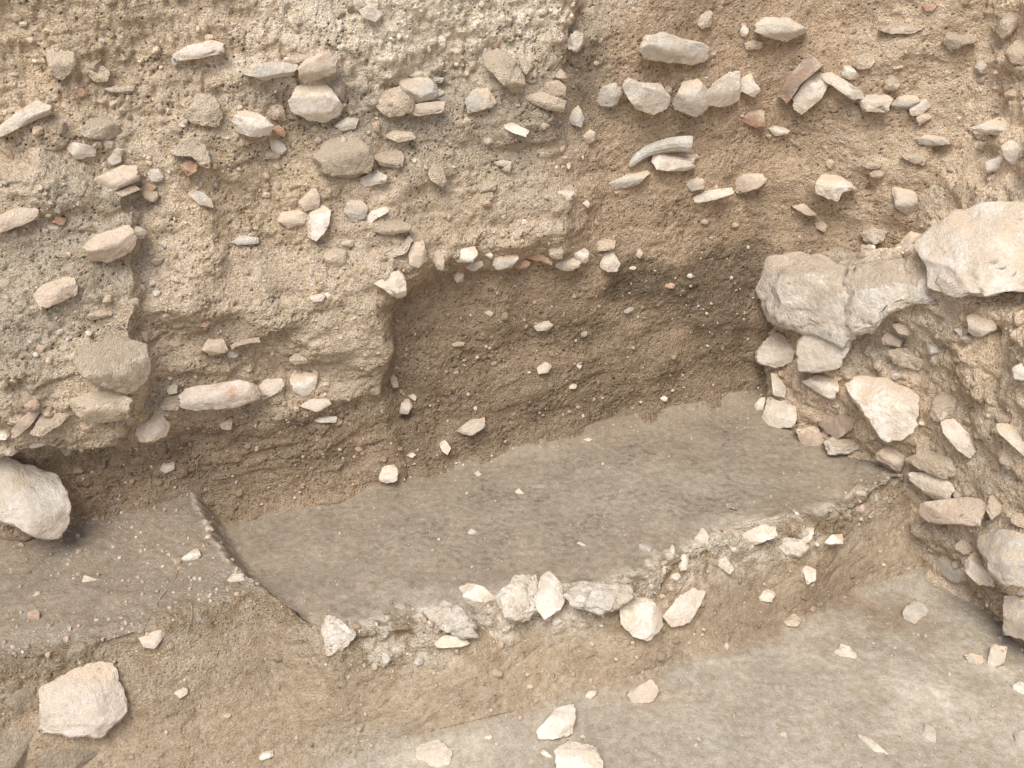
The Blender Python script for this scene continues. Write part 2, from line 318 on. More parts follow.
# region | name | material | how far it stands out | label | outline
STONES = '''
A|stone|d|.1|dull square stone highest at the left edge of the wall|142,145 180,138 215,160 210,190 170,220 145,210
A|stone|d|.2|small dull stone right of the high square stone at left|250,190 285,183 310,205 300,230 270,232 252,212
A|brick|q|.1|long flat rose brick high on the tan wall, left of the flat slab|498,150 540,128 600,120 632,130 625,155 560,163 505,168
A|stone|g|.5|flat grey slab touching the rounded pinkish stone high on the wall|690,205 740,180 800,178 850,190 830,215 750,225
A|stone|d|.1|thin grey sliver wedged above the flat slab high on the wall|780,180 850,155 890,152 885,166 840,180
B|stone|p|.6|rounded pinkish stone resting on top of the large pale stone|168,190 200,165 250,150 278,170 270,210 220,225 180,233 168,215
B|stone|w|.6|large pale rounded stone below the rounded pinkish stone|140,285 165,250 205,232 250,245 290,300 285,325 240,345 200,340 150,315
B|stone|t|0.22|tan stone tucked behind the right side of the large pale stone|240,230 270,222 298,245 290,290 262,255
A|stone|w|.5|slanting pale slab sticking out at the left picture edge|-10,355 60,315 110,292 145,310 140,332 90,345 0,378
A|stone|t|0.42|tan lumpy stone right of the slanting slab at the left edge|232,365 260,335 300,332 338,365 330,392 290,395 240,385
A|plaster_flake|w|.3|flaky bright white fragment below the tan lumpy stone at left|198,402 225,405 270,425 262,445 215,450 200,425
A|stone|g|.3|small grey stone just above the flat pinkish block at left|308,450 325,435 345,440 340,462 315,468
A|stone|p|.5|flat pinkish block on the left wall above a thin slab|255,535 280,500 350,475 392,480 390,520 330,540 265,547
A|tile|t|.2|thin slab directly beneath the flat pinkish block at left|298,550 380,532 395,545 340,560
A|brick_fragment|p|.1|reddish flat brick piece in the wall at the left picture edge|-5,610 60,595 105,605 95,630 40,645 -5,650
A|brick_fragment|r|.2|tiny red brick chip right of the reddish piece at the left edge|150,630 165,612 188,625 175,642
A|stone|p|.6|wide pinkish pale stone with a flat top, alone on the left wall|240,695 280,665 375,648 385,690 370,720 300,745 255,730
A|stone|d|.1|dull triangular stone between the rose brick and the tan brick stone|525,325 575,270 615,285 628,330 610,360 545,345
A|stone|w|.4|pale rounded stone with a red brick chip at its right side|662,340 690,310 740,325 775,360 765,385 710,388 672,370
A|brick_fragment|r|.4|small orange red brick chip between two pale stones high on the wall|775,362 795,356 816,378 805,390 785,382
A|stone|d|.0|dull flat stone above the orange red brick chip|742,325 775,300 805,302 808,345 780,338
A|stone|w|.1|small whitish pink stone under the orange red brick chip|770,400 800,400 815,425 795,440 775,430
A|brick|t|.2|tan angular brick above a round red brick piece on the left wall|490,425 530,405 575,405 592,440 585,480 560,470 545,445 500,440
A|brick_fragment|r|.2|round red brick piece under the tan angular brick|515,475 535,455 560,465 558,490 530,498
A|tile|g|.3|thin grey sherd edge on top of the earth mound at left|540,550 575,545 600,570 600,592 565,580
A|brick_fragment|r|.1|small red chip left of the thin sherd over the earth mound|398,535 425,522 445,535 410,560
A|brick_fragment|r|.1|small red chip below the left end of the slanting slab|8,425 25,415 36,440 30,455
A|brick_fragment|r|.1|tiny red chip under the dull square stone at upper left|215,255 235,250 246,268 228,274
A|tile|t|.1|thin pale streak of tile left of the small dark hollow at upper left|300,250 345,240 380,246 375,260 320,260
A|tile|g|.3|thin slab edge alone below the pinkish pair in the left wall|660,685 690,668 735,680 730,695 680,694
A|stone|p|.1|tan round stone beneath the triangular pinkish stone|790,625 810,600 850,598 870,615 860,640 820,645
A|stone|p|.5|triangular pinkish stone above the upright pale stone|850,570 895,533 912,560 905,590 865,600
A|stone|w|.4|upright pale stone standing below the triangular pinkish stone|875,640 885,600 920,585 942,605 930,650 895,685 872,670
A|stone|w|.5|small white flat stone touching the large pale stone below right|950,355 985,335 1022,338 1010,365 970,372
A|pebble|g|.5|round grey pebble under the large pale rounded stone|893,398 903,388 915,395 912,408 898,408
A|stone|d|.0|low dull stone in the wall under the round grey pebble's left|735,430 760,418 800,430 790,450 750,450
B|stone|t|0.27|big rounded tan boulder left of the square block in the wall's middle|215,440 250,400 310,382 355,410 377,455 360,490 300,500 240,485
B|stone|w|.2|small pale stone near the top edge of the picture|340,30 370,15 405,38 385,60 350,50
B|stone|g|.5|rounded oblong block with a pebble on it, upper middle wall|455,235 480,222 540,225 560,245 555,280 500,290 465,265
B|pebble|w|.3|small pale pebble lying on the rounded oblong block|478,212 492,200 515,203 524,218 500,223
B|tile|g|.2|thin grey tile edge at the right of the rounded oblong block|525,225 550,218 580,222 572,235 540,235
B|stone|d|.2|rounded dull stone left beneath the rounded oblong block|388,300 420,260 455,250 495,295 480,320 420,328
B|tile|p|.3|flat pinkish slab under the rounded oblong block|470,310 510,295 578,290 578,320 500,328
B|stone|d|.4|flat tan stone over the square block in the wall's middle|412,385 440,370 490,378 500,395 450,405
B|stone|g|.4|half buried grey stone with rounded top, upper middle wall|638,290 665,255 705,250 732,290 715,305 650,320
B|stone|t|0.72|large tan wedge stone slanting down at the upper middle|690,160 735,140 790,180 812,235 805,258 770,262 740,230 700,190
B|stone|d|.2|upper of two dull ledge stones beside the dark crack|860,240 905,228 926,250 920,278 880,265 855,252
B|stone|d|.3|lower of two dull ledge stones beside the dark crack|800,260 860,265 922,285 918,315 870,310 815,285
B|stone|t|0.32|small tan stone at the right of the large wedge stone|792,165 815,170 826,195 812,212 795,190
B|stone|w|.4|flat pale stone below the half buried grey stone|735,355 770,348 822,370 812,390 770,375
B|tile|g|.2|thin pale tile edge below the flat pale stone, middle wall|722,462 745,455 772,460 768,472 735,472
B|stone|t|0.62|square tan block in the middle of the wall|380,440 395,428 460,430 467,450 460,478 400,472
B|stone|w|.5|flat pale stone just under the square tan block|325,515 390,483 420,505 410,522 350,530
B|stone|t|0.42|egg shaped tan stone right of the square tan block|530,480 550,465 575,475 587,515 575,532 540,510
B|stone|t|0.22|low pale tan stone right of the egg shaped tan stone|672,530 700,513 730,520 725,545 685,546
B|stone|g|.2|rounded grey stone left of the curved slab in mid wall|297,600 310,570 340,565 362,590 355,620 320,628
B|stone|w|.4|curved pale slab leaning on the large flat stone in mid wall|352,625 375,600 415,590 425,605 390,620 365,640
B|stone|t|0.62|large flat stone roofing a dark earth pocket in mid wall|380,655 400,630 450,625 485,640 480,660 420,668
B|tile|t|.3|curved tan sherd in the earth pocket under the large flat stone|410,715 450,705 480,672 490,685 470,720 425,732
B|stone|p|.4|pinkish block beside the earth pocket, left end of stone row|480,720 495,690 525,688 532,740 505,762 482,750
B|stone|d|.1|slim dull upright stone right of the pinkish block in the row|550,725 568,710 582,730 580,768 558,765
B|stone|w|.6|square pale block standing on a white triangular flake|608,720 625,703 668,700 676,725 660,745 615,748
F|stone|w|.3|white triangular flake under the square pale block|340,97 400,78 405,100 380,118
F|pebble|w|.1|small pale pebble left of the grey faced stone in the row|410,68 422,55 435,72 428,82
B|stone|l|.4|pale round knob set in the dark crack, top of the wall|930,115 950,88 978,95 980,125 960,150 935,140
B|stone|g|.2|dull grey stone at the foot of the dark crack|930,310 960,300 978,335 970,360 940,350
B|stone|p|.2|small tan knob below the foot of the dark crack|975,385 990,365 1010,378 1005,402 985,408
B|pebble|w|.4|tiny white pebble alone above the stone row, middle wall|972,578 985,567 996,578 990,591
B|stone|w|.1|pale flake on the edge above the deep recess|900,545 930,540 950,548 940,560 905,560
F|stone|g|.3|grey faced stone left of the red tile in the row|435,100 450,62 495,60 505,80 485,108 445,112
F|tile|r|.3|thin curved red tile in the stone row above the recess|515,74 545,66 578,72 602,88 600,99 570,88 540,84
F|tile|r|.2|short red tile piece under the curved red tile|495,90 520,84 542,92 530,108 498,108
F|stone|t|0.42|dull tan stone above the red tile in the row|592,55 615,40 638,60 630,82 600,85
F|stone|w|.5|white flat stone touching the red tile's right end|612,95 650,75 685,90 680,105 650,118 615,108
F|stone|w|.5|white angular stone leaning on the white flat stone in the row|662,65 690,47 708,60 705,92 685,92 665,80
F|stone|d|.1|dull flat slab above the last white block of the row|710,50 745,25 782,30 775,55 720,62
F|stone|w|.5|last white block at the right end of the stone row|740,100 750,65 775,60 797,95 790,118 760,118 742,108
F|pebble|g|.3|small pale chip right of the last block of the row|838,70 848,48 862,65 855,80
F|pebble|w|.3|tiny white flake low at the right of the stone row|820,110 830,102 843,105 838,114
F|stone|w|.5|large rounded stone at the overhanging corner left of the recess|85,130 130,115 175,120 190,155 185,190 160,198 120,165 95,150
F|stone|w|.3|small upright pale stone under the square pale block|320,125 335,105 352,120 348,145 330,148
F|pebble|w|.3|flat pebble highest in the dark recess face|410,235 425,229 437,236 428,246
F|pebble|g|.3|tiny grey pebble right of the highest flat pebble in the recess|458,242 470,237 478,244 468,249
F|stone|g|.6|flat grey stone in the middle of the dark recess face|550,272 590,256 607,270 590,285 560,288
F|stone|w|.4|pale angular stone below the flat grey stone in the recess|560,392 582,373 602,385 592,405 565,410
F|pebble|w|.4|tiny round pebble right of the pale angular stone in the recess|671,385 679,376 688,386 682,396
F|pebble|w|.4|little flat white pebble low right in the recess face|645,445 660,436 674,440 670,452 650,452
F|pebble|w|.4|tiny white pebble above the flat grey sherd in the recess|376,505 384,498 391,506 386,517
F|stone|g|.6|flat grey triangular sherd low in the recess face|330,570 370,540 410,532 412,560 375,585 345,578
F|stone|w|.5|oval pale pebble low left in the recess face|282,605 300,597 315,620 305,640 290,630
F|stone|w|.7|white cube shaped stone at the foot of the recess|108,710 125,672 155,668 165,690 160,715 130,720
F|stone|w|.5|white pointed stone over the small dark hole by the recess edge|168,520 175,490 195,478 207,505 190,524
F|stone|w|.3|little white stone touching the pointed stone by the recess edge|196,472 205,462 218,475 212,487
F|tile|t|.3|tan upright sherd on the recess's left edge|138,410 150,403 163,425 163,445 150,448
F|pebble|w|.3|small stone left of the white cube at the recess foot's wall|190,640 205,633 215,640 205,648
F|pebble|w|.4|white pebble on the pit floor near the recess foot|380,692 392,684 403,695 395,706
F|pebble|w|.3|white pebble at the foot of the recess's right part|910,480 920,470 932,478 925,488
F|brick_fragment|r|.1|small red brick chip in the shadowed right part of the recess|920,162 938,150 952,154 948,166
F|stone|w|.0|thin white flake lying on the pit floor below the recess|690,598 705,591 718,595 708,602
F|pebble|w|.2|small double pebble on the pit floor's left half|498,745 508,735 522,748 515,760
F|tile|d|.2|flat dull sherd flush in the recess's upper left face|318,324 335,317 355,320 350,330 325,331
C|stone|w|.7|largest flat stone jutting from the dark wall, upper right middle|325,155 345,120 395,108 450,125 520,135 540,150 532,190 490,205 420,198 340,190
C|stone|g|.3|dull grey stone, left end of the row under the jutting stone|180,310 200,280 240,268 265,300 240,335 195,335
C|stone|w|.6|pale saddle shaped stone in the row under the jutting stone|263,285 280,255 330,270 380,268 418,310 410,345 360,362 310,345 280,310
C|stone|g|.5|greyish lumpy stone between the saddle shaped and the tall pale stone|428,330 455,265 500,257 540,290 545,340 500,370 435,350
C|stone|w|.6|tall pale stone right of the greyish lumpy stone in the row|530,315 555,270 600,235 635,228 640,270 640,320 590,340 545,335
C|stone|w|.3|pale tooth shaped stone at the right end of the row|636,245 660,225 705,285 690,305 645,290
C|tile|r|.1|red tile sherd below the tooth shaped stone|640,385 660,360 710,352 722,400 690,405
C|stone|w|.4|cream pebble below the upright brick and pale stone|732,415 745,405 778,407 798,415 790,430 750,435
C|pebble|w|.4|oval cream pebble left of the flat pale stone at top|640,95 650,80 668,95 662,120 645,115
C|stone|w|.5|flat pale stone with a tan underside near the top edge|687,85 715,60 790,58 850,88 840,105 790,130 720,115 692,105
C|stone|d|.2|dull flat stone under the flat pale stone near the top|655,140 680,130 712,135 705,155 665,158
C|stone|d|.1|dull upright stone set in the dark wall at the top|500,50 520,28 550,40 548,80 520,90 505,75
C|stone|w|.5|pale squared block directly under the horn|362,525 370,490 420,487 490,495 495,530 470,545 380,545
C|stone|g|.2|grey crumbly stone below the block that carries the horn|462,590 490,568 520,572 525,600 490,612
C|tile|q|.4|flat rose tile below the horn and its block|490,635 530,612 610,597 618,615 560,640 500,655
C|stone|p|.3|tan squared stone right above the flat rose tile|620,600 640,562 700,555 720,570 700,600 640,620
C|pebble|w|.4|tiny white pebble low left of the horn|135,648 145,637 158,648 152,662
C|stone|g|.1|grey flat sliver left of the block under the horn|215,590 280,560 330,540 345,555 310,590 240,605
D|stone|w|0.72|white topped stone with a tan front, right of the corner|262,680 285,638 350,645 412,685 360,700 350,735 270,715
D|brick|b|0.72|tilted dull red brick leaning on a pale stone, upper right|135,350 160,290 205,225 240,215 278,240 255,262 210,310 175,375
D|stone|w|0.82|pale stone leaning against the tilted dull red brick|185,360 210,315 255,265 285,275 300,310 280,360 225,415 195,400
D|stone|w|0.82|long pale slab sloping right from the pale leaning stone|268,272 300,262 360,290 445,335 440,352 400,358 330,318 280,292
D|stone|w|0.52|small pale stone on top of the long sloping slab|358,265 365,243 395,245 425,280 415,290 365,288
D|stone|t|0.44|dusty pale stone behind the small stone on the sloping slab|400,240 425,195 455,190 478,215 465,250 420,252
D|stone|w|0.62|squared pale block under the lower end of the sloping slab|425,370 440,352 520,345 535,360 530,405 440,410
D|stone|t|0.64|yellowish cube above the squared pale block at upper right|515,300 530,285 560,290 572,310 560,330 520,332
D|stone|g|0.32|grey stone between the squared block and the pale crumbly one|540,385 570,350 620,345 640,365 600,395 560,400
D|stone|w|0.52|pale crumbly stone at the right end of the upper right row|605,400 630,370 660,362 680,385 650,420 620,425
D|stone|p|0.52|pinkish twin lumps below the pale crumbly stone|630,435 645,415 670,408 692,420 670,440 650,462
D|stone|g|0.22|flat grey embedded slab under the pinkish twin lumps|640,515 670,495 730,500 750,520 700,530 650,530
D|stone|w|0.52|broad grey topped slab near the right picture edge|840,478 930,425 995,440 1000,480 960,495 870,490
D|stone|w|0.72|rounded pale stone cut by the right edge above the boulder|940,545 960,515 1040,545 1040,590 990,600 955,575
D|stone|w|0.62|small pale block left of the stone cut by the right edge|882,600 930,572 962,590 950,615 900,635
D|stone|g|0.42|rounded dusty stone above left of the huge boulder|535,690 575,680 620,700 640,760 610,785 560,760
D|tile|t|0.52|curved thin tile with a tan underside, near the top right|500,115 540,92 600,88 650,100 620,118 540,125
D|stone|t|0.54|dusty squared stone right of the curved tile, top right|730,155 740,125 830,130 845,150 800,165 770,195
D|stone|t|0.44|rounded cracked stone in the top right corner|925,100 960,45 1000,35 1010,80 970,140 935,125
D|stone|d|0.52|dark undercut stone below the cracked stone at the right edge|960,190 985,150 1040,150 1040,235 990,230
D|brick_fragment|r|0.22|small orange chip at the top edge, upper right|655,25 675,14 702,25 690,38 665,40
D|tile|d|0.52|dull slab with a shadow below, above the huge boulder's left|575,575 620,552 665,575 660,600 600,590
D|stone|p|0.32|little pinkish stone right of the white topped stone|460,635 480,620 515,630 500,650 470,650
D|stone|t|0.34|little tan stone above the little pinkish stone|430,605 460,590 500,600 490,618 445,618
D|stone|d|0.22|dull low stone in the upper right wall between slab and curved tile|545,245 560,236 582,240 575,252 550,254
G|boulder|w|1.0|huge rough white limestone boulder at the right picture edge|650,285 695,215 770,150 850,118 960,95 1075,62 1075,370 960,385 900,410 800,430 740,415 720,370 680,320
G|mortar_block|l|.25|big pale flat topped crusted block at the corner beside the dark recess|100,335 130,292 230,280 310,298 420,335 450,400 450,520 420,585 330,550 250,545 170,525 145,470 105,400
G|mortar_block|l|.2|pale crusted lump between the flat topped block and the huge boulder|420,340 500,318 580,312 660,322 700,370 690,430 620,450 570,480 540,560 460,580 415,460
G|stone|w|0.12|small white flat chip in the pale crust left of the boulder|510,390 520,374 560,376 555,402 515,402
G|stone|w|0.62|angular pale stone under the corner block, at the dark recess|110,630 140,580 170,550 230,590 235,640 190,672 120,665
G|stone|w|0.62|big rounded pale stone under the corner block|248,610 270,560 330,538 400,550 415,600 400,660 330,690 265,697 252,650
H|stone|w|0.62|faceted pale stone below the big rounded stone at the corner|265,85 320,50 375,60 390,95 375,130 330,115
H|stone|w|0.52|narrow slanting pale stone above the cube at the pit corner|155,50 175,45 215,95 210,125 175,120
G|stone|p|0.62|small stone with an orange broken face in the right wall|540,580 555,550 610,565 605,600 545,600
G|stone|t|0.54|tan stone under the small orange faced stone|555,630 640,600 690,635 670,675 590,670
G|brick_fragment|p|0.22|flat pink patch of brick above the small orange faced stone|575,535 610,520 650,530 640,560 600,560
G|stone|w|0.52|little pinkish white stone under the huge boulder|785,548 805,537 830,545 825,570 805,565
G|stone|g|0.32|dull grey stone beside a dark hole under the boulder|830,510 850,485 900,490 930,530 880,572 845,560
G|stone|d|0.22|pale pointed stone low in the wall above the corner block|310,185 325,165 352,190 345,208 325,203
G|tile|p|0.42|flat tan red tile above the corner block, beside the recess|230,130 270,115 320,150 290,155
G|stone|l|0.32|pale dusty lump on the ledge above the corner block|465,225 500,195 550,205 545,245 490,250
G|stone|g|0.32|dusty stone on the ledge touching the boulder's upper left|605,250 630,210 665,215 660,260 625,275
G|stone|w|0.52|white stone at the right picture edge below the boulder|985,680 1040,640 1040,715 1000,715
H|stone|w|0.72|largest stone of the right wall's foot, pale with a pointed bottom|405,110 430,68 520,60 610,75 650,110 650,200 620,250 590,268 545,255 480,190 415,130
H|stone|w|0.72|pale cube standing at the pit's inner corner|133,200 145,130 180,140 235,135 245,200 235,222 190,238 140,222
H|stone|w|0.42|small pale stone left of the cube at the pit's inner corner|103,160 118,130 135,125 138,180 115,190
H|brick|b|0.62|broken red brick with bright orange patches on the pit floor|315,225 400,182 440,195 432,230 390,270 360,255
H|brick|b|0.52|darker brick end behind the broken red brick|240,245 310,222 345,265 330,300 265,290
H|stone|l|0.52|crumbly yellowish stone in front of the broken red brick|342,295 360,268 400,272 465,262 455,295 420,320 365,332
H|stone|t|0.64|yellowish block right of the largest stone of the right wall|710,190 720,115 770,108 790,140 780,195 730,215
H|brick|q|0.52|pinkish slab leaning below the yellowish block|735,225 770,205 830,245 860,295 850,325 800,300 750,262
H|stone|p|0.52|cracked pinkish stone under the largest right wall stone|520,330 545,295 600,290 615,340 605,380 570,360 525,350
H|stone|d|0.32|dusty pink mound of stone above the two flat slabs|620,360 690,310 760,320 790,370 760,395 680,385
H|tile|t|0.52|upright sliver of tile between cracked and dusty pink stones|658,290 665,255 680,258 683,315 665,325
H|stone|w|0.82|upper of two flat slabs overhanging the end of the earth bank|625,405 680,388 740,388 778,425 770,460 735,475 690,455 640,430
H|stone|p|0.82|lower and bigger of two flat slabs overhanging the bank's end|672,520 750,480 840,450 880,470 870,540 800,555 720,575 690,560
H|stone|d|0.32|dull upright stone right of the bigger overhanging slab|900,470 930,460 950,510 925,548 900,520
H|stone|t|0.54|small tan stone near the right edge, above the pale lens|920,190 950,175 985,195 990,220 940,215
H|stone|w|0.62|pale lens shaped stone at the right edge, below a small tan stone|925,235 960,220 1040,250 1040,320 980,285 940,262
H|stone|t|0.54|tan stone under the pale lens at the right edge|930,315 960,303 992,340 980,370 945,350
H|stone|d|0.32|dusty flat stone at the right edge above the grey rough rock|978,540 1010,520 1040,530 1040,570 990,565
H|stone|g|0.62|big rough grey rock low at the right picture edge|860,630 920,590 990,578 1060,600 1060,740 980,765 930,735 880,680
P|stone|w|0.72|smooth pale stone leaning on the rough grey rock|632,75 650,40 680,40 720,80 740,130 690,140 640,110
P|stone|g|0.42|lumpy grey stone left of the smooth leaning pale stone|525,90 545,50 590,42 640,80 640,110 600,130 540,105
P|stone|d|0.42|dull round stone behind the lumpy grey stone|600,15 625,-15 665,-10 672,25 635,40 605,32
P|stone|w|0.92|squared white block overhanging the lower floor at the right edge|755,205 833,180 900,185 900,320 790,328 770,270
P|brick|q|0.72|small upright rose brick on the lower floor at the wall foot|712,355 760,345 768,400 730,432 718,420
P|stone|g|0.32|low grey stone left of the small upright rose brick|628,395 650,378 690,378 685,420 660,425
P|stone|g|-.55|pale oval stone set flush in the lower floor|420,250 450,207 480,215 540,275 530,315 480,322 440,290
P|plaster_flake|l|-.5|crumbly lime patch with a white chip in the lower floor|185,390 205,350 235,355 265,385 240,412 205,415
P|stone|w|-.3|long pale slab set flat in the lower floor, bottom right|262,680 300,675 380,710 375,735 330,725
P|stone|g|-.3|thin pale upright sliver set in the floor at bottom right|485,632 515,630 545,715 535,720 490,680
P|stone|g|0.22|grey stone at the bottom right corner|800,670 833,640 880,650 880,720 820,705
P|stone|l|-.5|pale flush patch of stone below the small upright rose brick|790,500 815,475 850,480 850,540 815,535
I|boulder|w|s1.5|big angular boulder jutting out over the bench at the left edge|-60,50 0,55 60,75 110,120 195,180 217,240 205,310 195,350 155,395 100,385 60,350 0,285 -60,230
I|stone|w|.1|flat white stone on the bench near the step|607,460 625,430 678,408 680,440 650,452
I|stone|w|.1|small white wedge in the middle of the bench top|280,515 295,492 338,522 315,528
I|stone|w|.2|pale chip on the very lip of the step|778,508 795,490 833,495 830,518 800,526
I|stone|q|.1|pinkish white squarish fragment on the bench's front edge|478,690 555,683 557,715 520,745 490,730
I|pebble|w|.1|small oval pebble on the bench beside the step|697,368 708,358 722,362 712,376
I|stone|d|-.4|faint pale pebble flush in the bench left of the white wedge|108,568 125,552 140,556 128,576
J|stone|q|.10|big flat pinkish white stone at lower left in the bank face|190,430 350,403 415,390 435,470 430,600 330,655 300,640 205,590 155,560
J|stone|w|.0|round white chip in the bank face right of the big flat stone|640,480 655,465 685,475 682,495 655,502
J|stone|e|-.25|rough earthy stone left of the big flat stone|20,500 50,440 100,425 130,470 110,530 50,550
J|stone|e|-.45|rough earthy lump in the bottom left corner|-30,620 40,590 110,640 130,720 60,760 -30,760
J|stone|e|-.40|dusty earthy lump below the big flat stone|150,690 230,640 330,665 380,690 370,775 170,775
J|stone|w|.2|pale chip under a small dark hole at the bank's bottom|945,712 965,700 998,704 995,724 955,727
L|stone|w|.4|oblong pale stone lying on the pit edge, left of the pointed one|190,280 215,266 265,278 305,310 300,335 250,340 205,310
L|stone|w|.6|pale pointed stone standing in the middle of the pit edge|437,300 450,245 475,230 515,265 527,310 510,350 465,378 440,350
L|mortar_block|l|.2|crumbly mortar lump left of the pale pointed stone on the edge|310,310 370,250 435,240 445,350 400,385 340,370
L|mortar_block|l|.2|crumbly mortar lump over a white flat stone at the pit edge|80,360 150,325 200,345 235,400 240,440 190,440 130,410
L|stone|w|.4|white flat stone at the base of the crumbly mortar lump|110,455 140,432 200,440 225,462 190,472 120,470
L|mortar_block|l|.3|wide pale mortar lump between pointed stone and big round one|535,310 580,265 660,262 735,270 745,300 700,340 640,362 560,345
L|stone|w|.7|big rounded white stone bulging from the pit edge|700,340 740,318 800,318 838,350 840,400 800,445 750,435 710,400
L|stone|q|.5|pinkish white stone right of the big rounded white stone|848,380 890,310 930,280 970,285 960,330 930,390 880,410
L|stone|w|.4|white pointed stone standing upright behind the pit edge|935,140 965,85 988,115 985,150 950,160
L|stone|g|.3|tiny upright spike left of the white pointed upright stone|862,165 870,140 882,165 878,176
L|stone|p|.4|pinkish grey stone at the foot of the bank on the lower floor|725,625 800,570 828,605 810,640 750,655
L|stone|w|.5|white upright stone at the bottom, by the bank's foot|440,740 500,670 550,655 562,690 550,745 490,765 445,762
N|stone|w|.4|rounded white stone cut by the bottom edge of the picture|750,490 790,455 880,465 905,520 895,575 770,575
N|stone|w|-.1|rough pale stone half buried at the bottom edge|310,480 340,448 380,455 420,490 400,550 320,550
L|plaster_flake|w|.2|white chip in the bank foot between two lower floor stones|590,628 605,612 628,610 625,622 605,640
N|pebble|w|.3|small pale chip left of the rounded white bottom stone|705,490 715,480 745,500 730,506
N|pebble|w|.3|small pale pebble above the half buried bottom stone's right|525,440 535,430 550,433 548,445 530,447
N|pebble|w|.4|bright tiny pebble right of the white upright bottom stone|832,438 840,430 850,438 843,446
K|mortar_block|l|.25|pale crumbly lump at the left end of the pit edge|395,470 415,430 460,455 495,500 450,540 400,550
L|stone|g|-.55|pale round stone set flush in the pit floor's middle|215,108 228,92 245,100 246,120 230,125
L|stone|g|-.4|small pale flake flush in the pit floor, above the pit edge|560,142 575,134 602,148 590,156
M|stone|w|.5|elongated pale stone lying tilted on the pit edge at right|428,210 470,170 520,137 555,142 563,170 520,195 470,222
M|mortar_block|l|.15|white crumbly mortar patch right of the elongated pale stone|570,225 590,190 640,185 665,205 650,240 600,245
M|stone|w|.3|white angular lump above the crumbly mortar patch|640,190 655,155 680,150 678,185 660,205
M|stone|w|.2|pair like white stone at the right end of the mortar patch|702,185 715,165 740,175 770,165 775,195 740,205 715,205
M|stone|q|.3|pinkish white stone stuck in the bank face at right|638,290 660,278 685,282 690,315 668,333 655,305
M|stone|l|.2|small pale crust below the elongated pale stone|370,265 400,245 430,280 420,300 390,285
M|stone|w|.3|narrow white lump under the tiny upright spike|250,270 262,238 282,245 280,285 258,290
M|stone|d|.2|dull pale stone low in the bank's right face|585,455 615,425 640,440 635,462 605,470
M|stone|w|.1|pale patch of stone in the middle of the bank's right face|500,372 530,350 558,355 550,385 515,388
M|charcoal|k|.1|black charcoal sliver on the pit floor's right half|415,90 430,90 448,102 435,103
O|pebble|w|.4|cream pebble below the big rounded white stone|138,188 148,181 160,190 152,203 142,200
E|stone|p|.4|flat topped stone at the far left, halfway down the wall|100,175 130,150 210,138 218,170 205,195 110,217
E|boulder|t|.35|large tan rock jutting from the left wall, largest of that wall|225,350 260,320 340,300 390,325 422,340 420,400 410,440 350,475 310,460 240,400
E|stone|d|.2|dusty lump under the large tan rock of the left wall|215,470 290,450 340,475 365,500 350,545 270,545 225,510
E|brick|q|.5|long horizontal rose brick with red patches in the left wall|520,460 540,437 690,435 735,460 735,498 660,512 560,502 525,490
E|brick_fragment|q|.4|short brick piece at the right end of the long rose brick|737,440 760,422 800,425 810,440 795,462 742,480
E|stone|t|0.42|yellowish stone at the left end of the long rose brick|455,490 475,468 515,470 520,495 500,515 460,508
E|pebble|w|.3|small white pebble on top of the yellowish stone|475,455 485,440 505,445 500,465 480,466
E|stone|w|.3|pale shield shaped stone right of the short brick piece|828,415 850,395 903,420 890,455 860,475 835,455
E|tile|q|.3|flat pinkish sherd below the shield shaped stone|855,495 890,480 935,485 940,500 900,517
E|stone|w|.2|thin pale flake below the flat pinkish sherd|890,532 920,525 957,535 950,550 905,545
E|stone|p|.5|pointed stone with pink underside below the long rose brick|385,570 400,540 450,520 485,560 470,590 430,602 395,595
E|stone|p|.2|pinkish squared stone left of the curved sherd in the left wall|575,335 600,305 638,312 640,350 600,355
E|tile|t|.4|curved tan pot sherd above the long rose brick|655,325 680,310 738,310 737,328 690,322 662,337
E|pebble|g|.3|small round stone under the left end of the curved sherd|645,348 660,335 680,345 672,362 650,362
E|brick_fragment|r|.1|thin red chip above the pinkish squared stone|565,272 590,254 602,260 585,276
E|tile|b|.4|reddish curved sherd low at the left edge of the wall|32,560 60,535 120,502 130,515 80,560 35,582
E|stone|t|0.32|pale stone leaning on the reddish curved sherd at left|85,565 130,518 180,505 200,530 170,560 110,580
E|stone|w|.3|small white stone at the left edge above the angular boulder|-10,590 -5,565 20,570 28,585 10,598
E|pebble|w|.3|white chip right of the bare earth in the left wall's middle|880,190 895,180 925,188 915,203 890,203
E|stone|d|.2|dull oval stone above the shield shaped stone|822,365 845,345 885,360 880,380 835,380
E|stone|d|.1|knobbly soil coated stone under the long rose brick|625,550 640,532 662,540 655,568 632,565
I|stone|w|.2|small pale stone in the lower wall under the pointed stone|548,130 565,105 595,112 592,138 560,145
E|tile|g|.1|thin flat slab edge near the left wall's earth mound|85,608 110,600 135,608 125,617 90,616
E|stone|d|.2|pinkish dull stone at the left edge, over the flat topped stone's left|0,145 15,138 28,150 18,162 -5,160
E|stone|d|.1|soil coated stone left of the large rounded overhang stone|920,70 950,50 985,62 975,100 935,105
E|stone|d|.1|flat embedded slab between the mound and the large tan rock|245,240 280,226 322,234 310,250 262,252
E|brick_fragment|r|.1|tiny orange chip above the long rose brick's left end|475,395 488,388 496,396 486,403
'''
def icosphere(sub):
    bm = bmesh.new(); bmesh.ops.create_icosphere(bm, subdivisions=sub, radius=1.0)
    bm.verts.ensure_lookup_table()
    V = np.array([v.co[:] for v in bm.verts]); F = np.array([[v.index for v in f.verts] for f in bm.faces]); bm.free()
    return V / np.linalg.norm(V, axis=1)[:, None], F
ICO = {k: icosphere(k) for k in (2, 4, 5, 6)}
